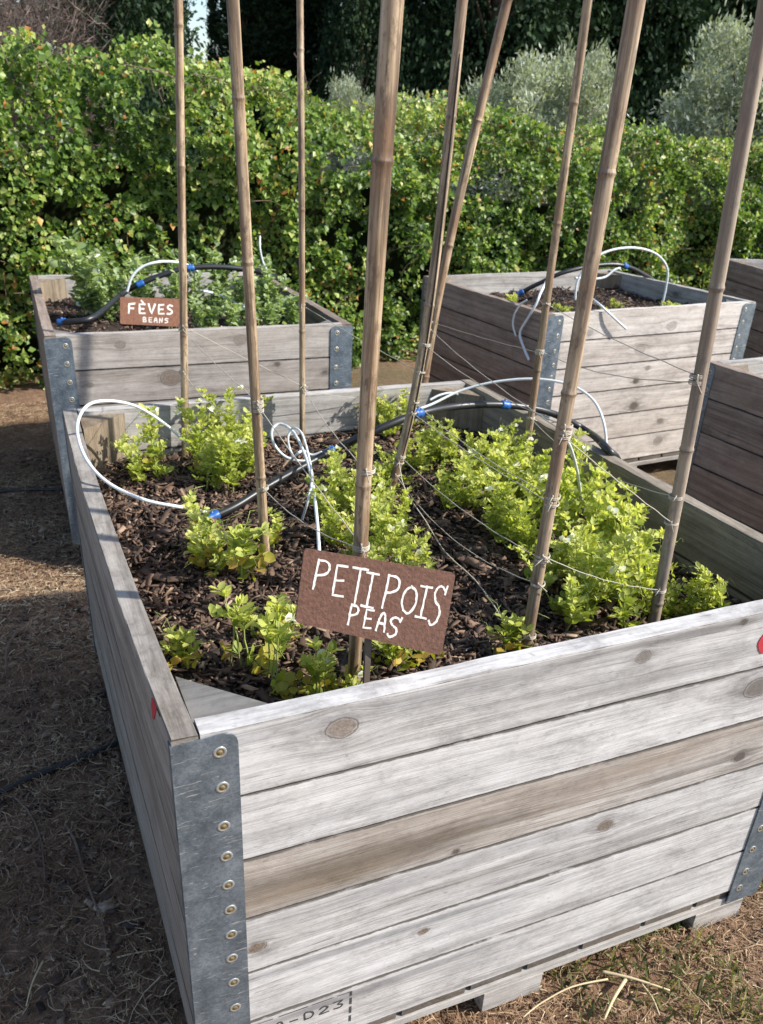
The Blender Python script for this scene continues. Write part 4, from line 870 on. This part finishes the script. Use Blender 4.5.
# crumbs and bark bits
def crumbs(n, xr_, yr_, seed, label, s=1., keep=outside):
    r = np.random.default_rng(seed); x = r.uniform(*xr_, n); y = r.uniform(*yr_, n); k = keep(x, y); x, y = x[k], y[k]; n = len(x)
    b = np.array([[-1,-1,-1],[1,-1,-1],[1,1,-1],[-1,1,-1],[-1,-1,1],[1,-1,1],[1,1,1],[-1,1,1]], float)[None]*r.uniform(.4, 1.2, (n, 8, 3))
    L = r.gamma(2., .0022, n).clip(.0015, .011)*s; b = b*np.stack([L, L*.5, L*.22], -1)[:, None]; a = r.uniform(0, 6.28, n); ca, sa = np.cos(a)[:, None], np.sin(a)[:, None]
    V = np.stack([b[...,0]*ca-b[...,1]*sa+x[:, None], b[...,0]*sa+b[...,1]*ca+y[:, None], b[...,2]+(gz(x, y)+r.uniform(0, .008, n))[:, None]], -1).reshape(-1, 3)
    fb = np.array([(0,3,2,1),(4,5,6,7),(0,1,5,4),(1,2,6,5),(2,3,7,6),(3,0,4,7)]); tag(build_np('bark_crumbs', V, (fb[None]+(np.arange(n)*8)[:, None, None]).reshape(-1, 4), np.repeat(r.beta(1.8, 2, n), 8), M_CHIP), label, 'bark', kind='stuff')
crumbs(12000, (-.75, .05), (-.1, 3.5), 71, 'bark crumbs over the ground left of the planters')
crumbs(1400, (-.75, .05), (-.1, 3.5), 73, 'larger bark bits and dead leaves on the ground left of the planters', 2.4)
crumbs(6000, (.4, 2.4), (-.3, 1.5), 72, 'bark crumbs over the ground right of the near planter')
# grass tufts
r = np.random.default_rng(80); n = 26000; gx_ = r.uniform(.7, 2.6, n); gy_ = r.uniform(-.3, 1.9, n); k = outside(gx_, gy_) & (vnoise(gx_+2, gy_+2, 12, 6) > .48); gx_, gy_ = gx_[k], gy_[k]; n = len(gx_)
build = build_leaves('grass', np.stack([gx_, gy_, gz(gx_, gy_)], -1), np.stack([r.normal(0, .8, n), r.normal(0, .8, n), np.ones(n)], -1), r.normal(0, 1, (n, 3)), r.uniform(.02, .055, n), T_SLIM, r.random(n), M_GRASS, Wd=np.full(n, .35))
tag(build, 'short thin grass on the ground at the front right', 'grass', kind='stuff')
def stick(label, pix, r_, mat, z=.012, name='twig'):
    pts = [Vector((p.x, p.y, z+.004*math.sin(i*2))) for i, p in enumerate(at(a, b, 2, 0.) for a, b in pix)]
    mb = MB(); n = len(smooth_path(pts, 6)); mb.tube(smooth_path(pts, 6), [r_*(1-.5*i/n) for i in range(n)], 6); o = mb.build(name, mat); return tag(o, label, 'twig')
stick('curved brown twig on the ground nearest the bottom left planter wall', [(66,828), (76,846), (84,872), (95,905), (104,930), (107,952)], .0042, M_TWIG)
stick('curved thin twig left of the longer twig at the bottom left', [(15,800), (32,820), (42,845), (46,885)], .0032, M_TWIG)
stick('greyish stick upright in view on the bare ground at the far left', [(18,634), (8,652), (6,678)], .0045, M_TWIG)
M_STALK = simple('pale_straw_stalk', (.50,.41,.25), .6, 0, .2, 80)
stick('pale bent straw stalk lying flat below the pallet at the bottom right', [(600,978), (630,986), (668,996)], .0035, M_STALK, .02, 'straw_stalk')
stick('pale straw stalk crossing under the bent one at the bottom right', [(624,985), (612,1005), (603,1024)], .0042, M_STALK, .018, 'straw_stalk')
stick('long pale curved straw stalk at the bottom centre under the pallet', [(606,985), (570,994), (540,1008), (522,1023)], .0022, M_STALK, .018, 'straw_stalk')
stick('short pale stalk right of the crossing stalks at the bottom right', [(640,990), (650,1005), (658,1020)], .0025, M_STALK, .018, 'straw_stalk')
stick('pale stalk in the shade at the bottom left beside the metal corner', [(44,966), (34,988), (27,1010)], .0022, M_STALK, .014, 'straw_stalk')
stick('short pale stalk beside the end of the long twig at the bottom left', [(118,962), (140,958), (163,953)], .0018, M_STALK, .014, 'straw_stalk')

# ------------------------------------------------------------------ hedge
def hedge(label, xa, ya, xb, yb, hfun, seed, n, depth=1.0, leaf=(.022, .054)):
    root = empty('hedge', (xa, ya, 0), label=label, cat='hedge'); r = np.random.default_rng(seed)
    L = math.hypot(xb-xa, yb-ya); ux, uy = (xb-xa)/L, (yb-ya)/L; vx, vy = -uy, ux   # v points away from camera
    bulge = lambda s, z: .30*(vnoise(s+50, z+5, seed, 1.3)-.5)+.28*(vnoise(s+50, z+5, seed+1, 3.2)-.5)+.16*(vnoise(s+50, z+5, seed+2, 8)-.5)
    # leaves: face shell plus top shell
    s = r.uniform(0, L, n); h = hfun(s)+.2*(vnoise(s+9, s*0, seed+4, 2.4)-.5)+.2*(vnoise(s+9, s*0+7, seed+5, 8)-.5)
    z = h*r.uniform(0.0, 1.0, n)**.8; top = r.random(n) < .22; z = np.where(top, h+r.normal(0, .04, n), z)
    edge = np.clip((h-z)/.35, 0, 1); v = -bulge(s, z)+.28*(1-np.sqrt(edge))+np.where(top, r.uniform(0, depth, n), 0)+r.exponential(.045, n)-.03
    gap = vnoise(s+20, z+20, seed+7, 7)*.6+vnoise(s+20, z+20, seed+8, 15)*.4; keep = top | (gap > .32+.12*r.random(n)*(z < h*.75)); s, z, v, top, h = s[keep], z[keep], v[keep], top[keep], h[keep]; n = len(s)
    # cluster jitter
    P = np.stack([s*ux+v*vx, s*uy+v*vy, z.clip(.01)], -1)
    Dl = r.normal(0, .8, (n, 3))+np.array([-vx*.5, -vy*.5, -.2]); Nl = np.stack([-vx+r.normal(0, .55, n), -vy+r.normal(0, .55, n), .75+r.normal(0, .5, n)], -1)
    S = r.uniform(*leaf, n)*r.uniform(.7, 1.1, n)
    cl = vnoise(s+70, z+70, seed+9, 2.2); T = np.clip(r.normal(.42, .21, n)+(cl-.5)*.35+.12*top, 0, .86); odd = r.random(n) < (.025+.05*(cl > .62)); T = np.where(odd, r.uniform(.86, 1., n), T)
    build_leaves('foliage', P, Dl, Nl, S, T_FOLD, T, M_HEDGE, root)
    # solid core behind the leaves, the hedge's inner shade put into its colour
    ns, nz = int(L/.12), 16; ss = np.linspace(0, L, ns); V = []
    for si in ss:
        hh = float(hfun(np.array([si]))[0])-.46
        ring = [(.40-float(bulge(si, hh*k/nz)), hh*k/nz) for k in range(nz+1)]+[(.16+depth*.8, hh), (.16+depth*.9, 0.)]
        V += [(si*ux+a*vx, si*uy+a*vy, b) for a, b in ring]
    m_ = nz+3; mb = MB(); mb.add(V, [(i*m_+k, i*m_+k+1, (i+1)*m_+k+1, (i+1)*m_+k) for i in range(ns-1) for k in range(m_-1)]); mb.build('shade_core', M_HCORE, root)
    # bare shoots poking out
    mb = MB()
    for k in range(int(L*34)):
        si = random.uniform(0, L); zi = random.choice((random.uniform(.2, 1.), random.uniform(.9, 1.)))*float(hfun(np.array([si]))[0]); vi = -float(bulge(si, zi)); p = Vector((si*ux+vi*vx, si*uy+vi*vy, zi)); d = Vector((random.gauss(0, .6)-vx*.3, -.3*vy+random.gauss(0, .3), random.uniform(.2, 1.)))*random.uniform(.1, .3)
        mb.tube(smooth_path([p, p+d*.5+Vector((0,0,.01)), p+d+Vector((random.gauss(0, .03), 0, -.02))], 3), .0022, 4)
    mb.build('shoots', M_TWIG, root)['kind'] = 'stuff'; return root
zt_ = lambda px, py, Y: at(px, py, 1, Y).z
def hl(s):  # height along the left hedge (starts x=-1.5)
    return np.interp(s, [0, 1.3, 2.0, 2.7, 3.4, 4.2, 6.0, 9.0], [1.95, 1.86, 1.74, 1.72, 1.66, 1.56, 1.44, 1.42])
hedge('long ivy-like green hedge with small glossy leaves behind all the planters', -1.6, 4.35, 7.8, 5.2, hl, 300, 130000)

# ------------------------------------------------------------------ background trees
def tree_proto(name, mat, seed, n, shape, leaf, T, trunk_h=1., trunk_r=.12, clump=.25, tcat='tree'):
    """shape(r, n) gives clump centres in the crown, unit height metres"""
    r = np.random.default_rng(seed); root = empty(name, (0,0,0), label='x', cat=tcat); cc = shape(r); m_ = len(cc); i = r.integers(0, m_, n)
    P = cc[i]+r.normal(0, clump, (n, 3))*np.array([1,1,.8]); t = np.clip(r.normal(.45, .2, n)+(r.random(m_)-.5)[i]*.6, 0, 1)
    out = P-cc.mean(0); D = unit(out)*.6+r.normal(0, .6, (n, 3)); build_leaves('crown', P, D, r.normal(0, 1, (n, 3))+[0,0,.4], r.uniform(*leaf, n), T, t, mat, root)
    mb = MB(); H = cc[:, 2].max(); mb.tube([(0,0,-.1), (.05,.02,H*.3), (.02,.06,H*.6), (0,0,H*.92)], [trunk_r, trunk_r*.75, trunk_r*.45, trunk_r*.08], 8)
    for c in cc[::max(1, m_//26)]:
        z = max(.2, c[2]*.72); mb.tube([(0,0,z*.9), (c[0]*.5, c[1]*.5, (z+c[2])/2), tuple(c)], [trunk_r*.3, trunk_r*.2, trunk_r*.06], 5)
    mb.build('trunk', M_BARK, root); return root
def conic(H, R, m_, low=.05, p=1.):
    def f(r):
        z = low+(1-low)*r.random(m_)**1.2; rad = R*(1-z)**p*np.sqrt(r.random(m_)*.8+.2)+.03; a = r.uniform(0, 6.28, m_); return np.stack([rad*np.cos(a), rad*np.sin(a), z*H], -1)
    return f
def dome(H, R, m_, low=.2):
    def f(r):
        d = unit(r.normal(0, 1, (m_, 3)))*(r.random((m_, 1))**.4)*np.array([R, R, H*(1-low)/2]); d[:, 2] += H*(1+low)/2; return d
    return f
pine = tree_proto('conifer_tree', M_PINE, 401, 42000, conic(10, 2.8, 420, .03, .75), (.10, .24), T_SLIM2, 1, .2, .28)
pine2 = tree_proto('conifer_tree', M_PINE, 402, 42000, conic(10, 3.2, 420, .03, .6), (.10, .24), T_SLIM2, 1, .2, .3)
cyp = tree_proto('cypress_tree', M_PINE, 403, 14000, conic(9, .85, 240, .02, .6), (.10, .22), T_SLIM2, 1, .14, .12)
def place_t(proto, first, px, Y, hz, sc, label, group=None, cache={}):
    o = proto if proto.name not in cache else copy_tree(proto); cache[proto.name] = 1
    p = at(px, 60, 1, Y); o.location = (p.x, Y, 0); o.scale = sc; o.rotation_euler = (0, 0, random.uniform(0, 6.28)); o['label'] = label
    if group: o['group'] = group
    return o
place_t(pine, 1, 128, 15, 0, (.50,.50,.60), 'dark conifer behind the hedge just left of the leftmost cane')
place_t(pine2, 1, 70, 20, 0, (.75,.75,.62), 'dark conifer behind the hedge above the reddish bare shrub')
place_t(pine2, 1, 166, 19, 0, (.24,.24,.52), 'small dark conifer behind the leftmost cane beside the blue sky gap')
for k, (px, Y, s_) in enumerate(((362,20,.80), (430,21,1.1), (490,20,1.15), (560,21,1.15), (625,20,1.2), (690,21,1.2), (755,20,1.2), (825,22,1.3), (400,25,1.2), (455,25,1.3), (595,26,1.4), (725,26,1.4), (525,27,1.3), (660,27,1.3), (790,28,1.3))):
    w_ = .45 if px < 380 else .62 if px < 450 else .9
    place_t((pine, pine2)[k % 2], 1, px, Y, 0, (w_, w_, s_), 'near black conifer '+('just left of the thickest cane' if px < 380 else 'behind the two leaning canes' if px < 500 else 'behind the slender cane' if px < 600 else 'behind the thick right cane' if px < 680 else 'behind the grey mottled cane at the right'), 'dark conifers behind the hedge')
place_t(cyp, 1, 216, 24, 0, (.35,.35,.56), 'slim dark cypress standing alone in the blue sky gap')
for px, s_ in ((246,.62), (256,.66), (271,.61), (287,.66), (303,.62), (322,.68)): place_t(cyp, 1, px, 23, 0, (1.,1.,s_), 'slim dark cypress in the tight group right of the blue sky gap', 'cypresses right of the sky gap')
olive = tree_proto('olive_tree', M_OLIVE, 404, 34000, dome(3.2, 1.3, 150, .05), (.06, .13), T_SLIM, 1, .08, .14); olive.children[0].data
def olv(px, Y, py_top, wsc, label):
    zt = zt_(px, py_top, Y); o = olive if 'o' not in used else copy_tree(olive); used.add('o'); p = at(px, 110, 1, Y); o.location = (p.x, Y, 0); o.scale = (wsc, wsc, zt/3.3); o.rotation_euler = (0,0,random.uniform(0,6.28)); o['label'] = label
olv(438, 9.8, 90, .75, 'low silver olive behind the hedge, leftmost and seen between the two leaning canes')
olv(518, 9., 48, .62, 'silver olive behind the hedge between the leaning canes and the slender cane')
olv(580, 8.8, 36, .48, 'pale silver olive behind the hedge between the slender cane and the thick right cane')
olv(352, 11, 72, .4, 'small silver olive just left of the thickest cane')
olv(742, 8.0, 5, .72, 'large silver olive at the far right behind the hedge')
olv(800, 8.4, 0, 1.1, 'silver olive cut off by the right edge beside the large one')
bare = tree_proto('bare_shrub', M_BARE, 405, 30000, dome(3.4, 1.1, 160, .1), (.10, .28), (T_SLIM[0]*np.array([.09,1,1]), T_SLIM[1]), 1, .02, .22, 'shrub')
p = at(22, 100, 1, 6.6); bare.location = (p.x, 6.6, 0); bare.scale = (.62,.62,.80); bare['label'] = 'reddish bare twiggy shrub above the hedge at the top left'
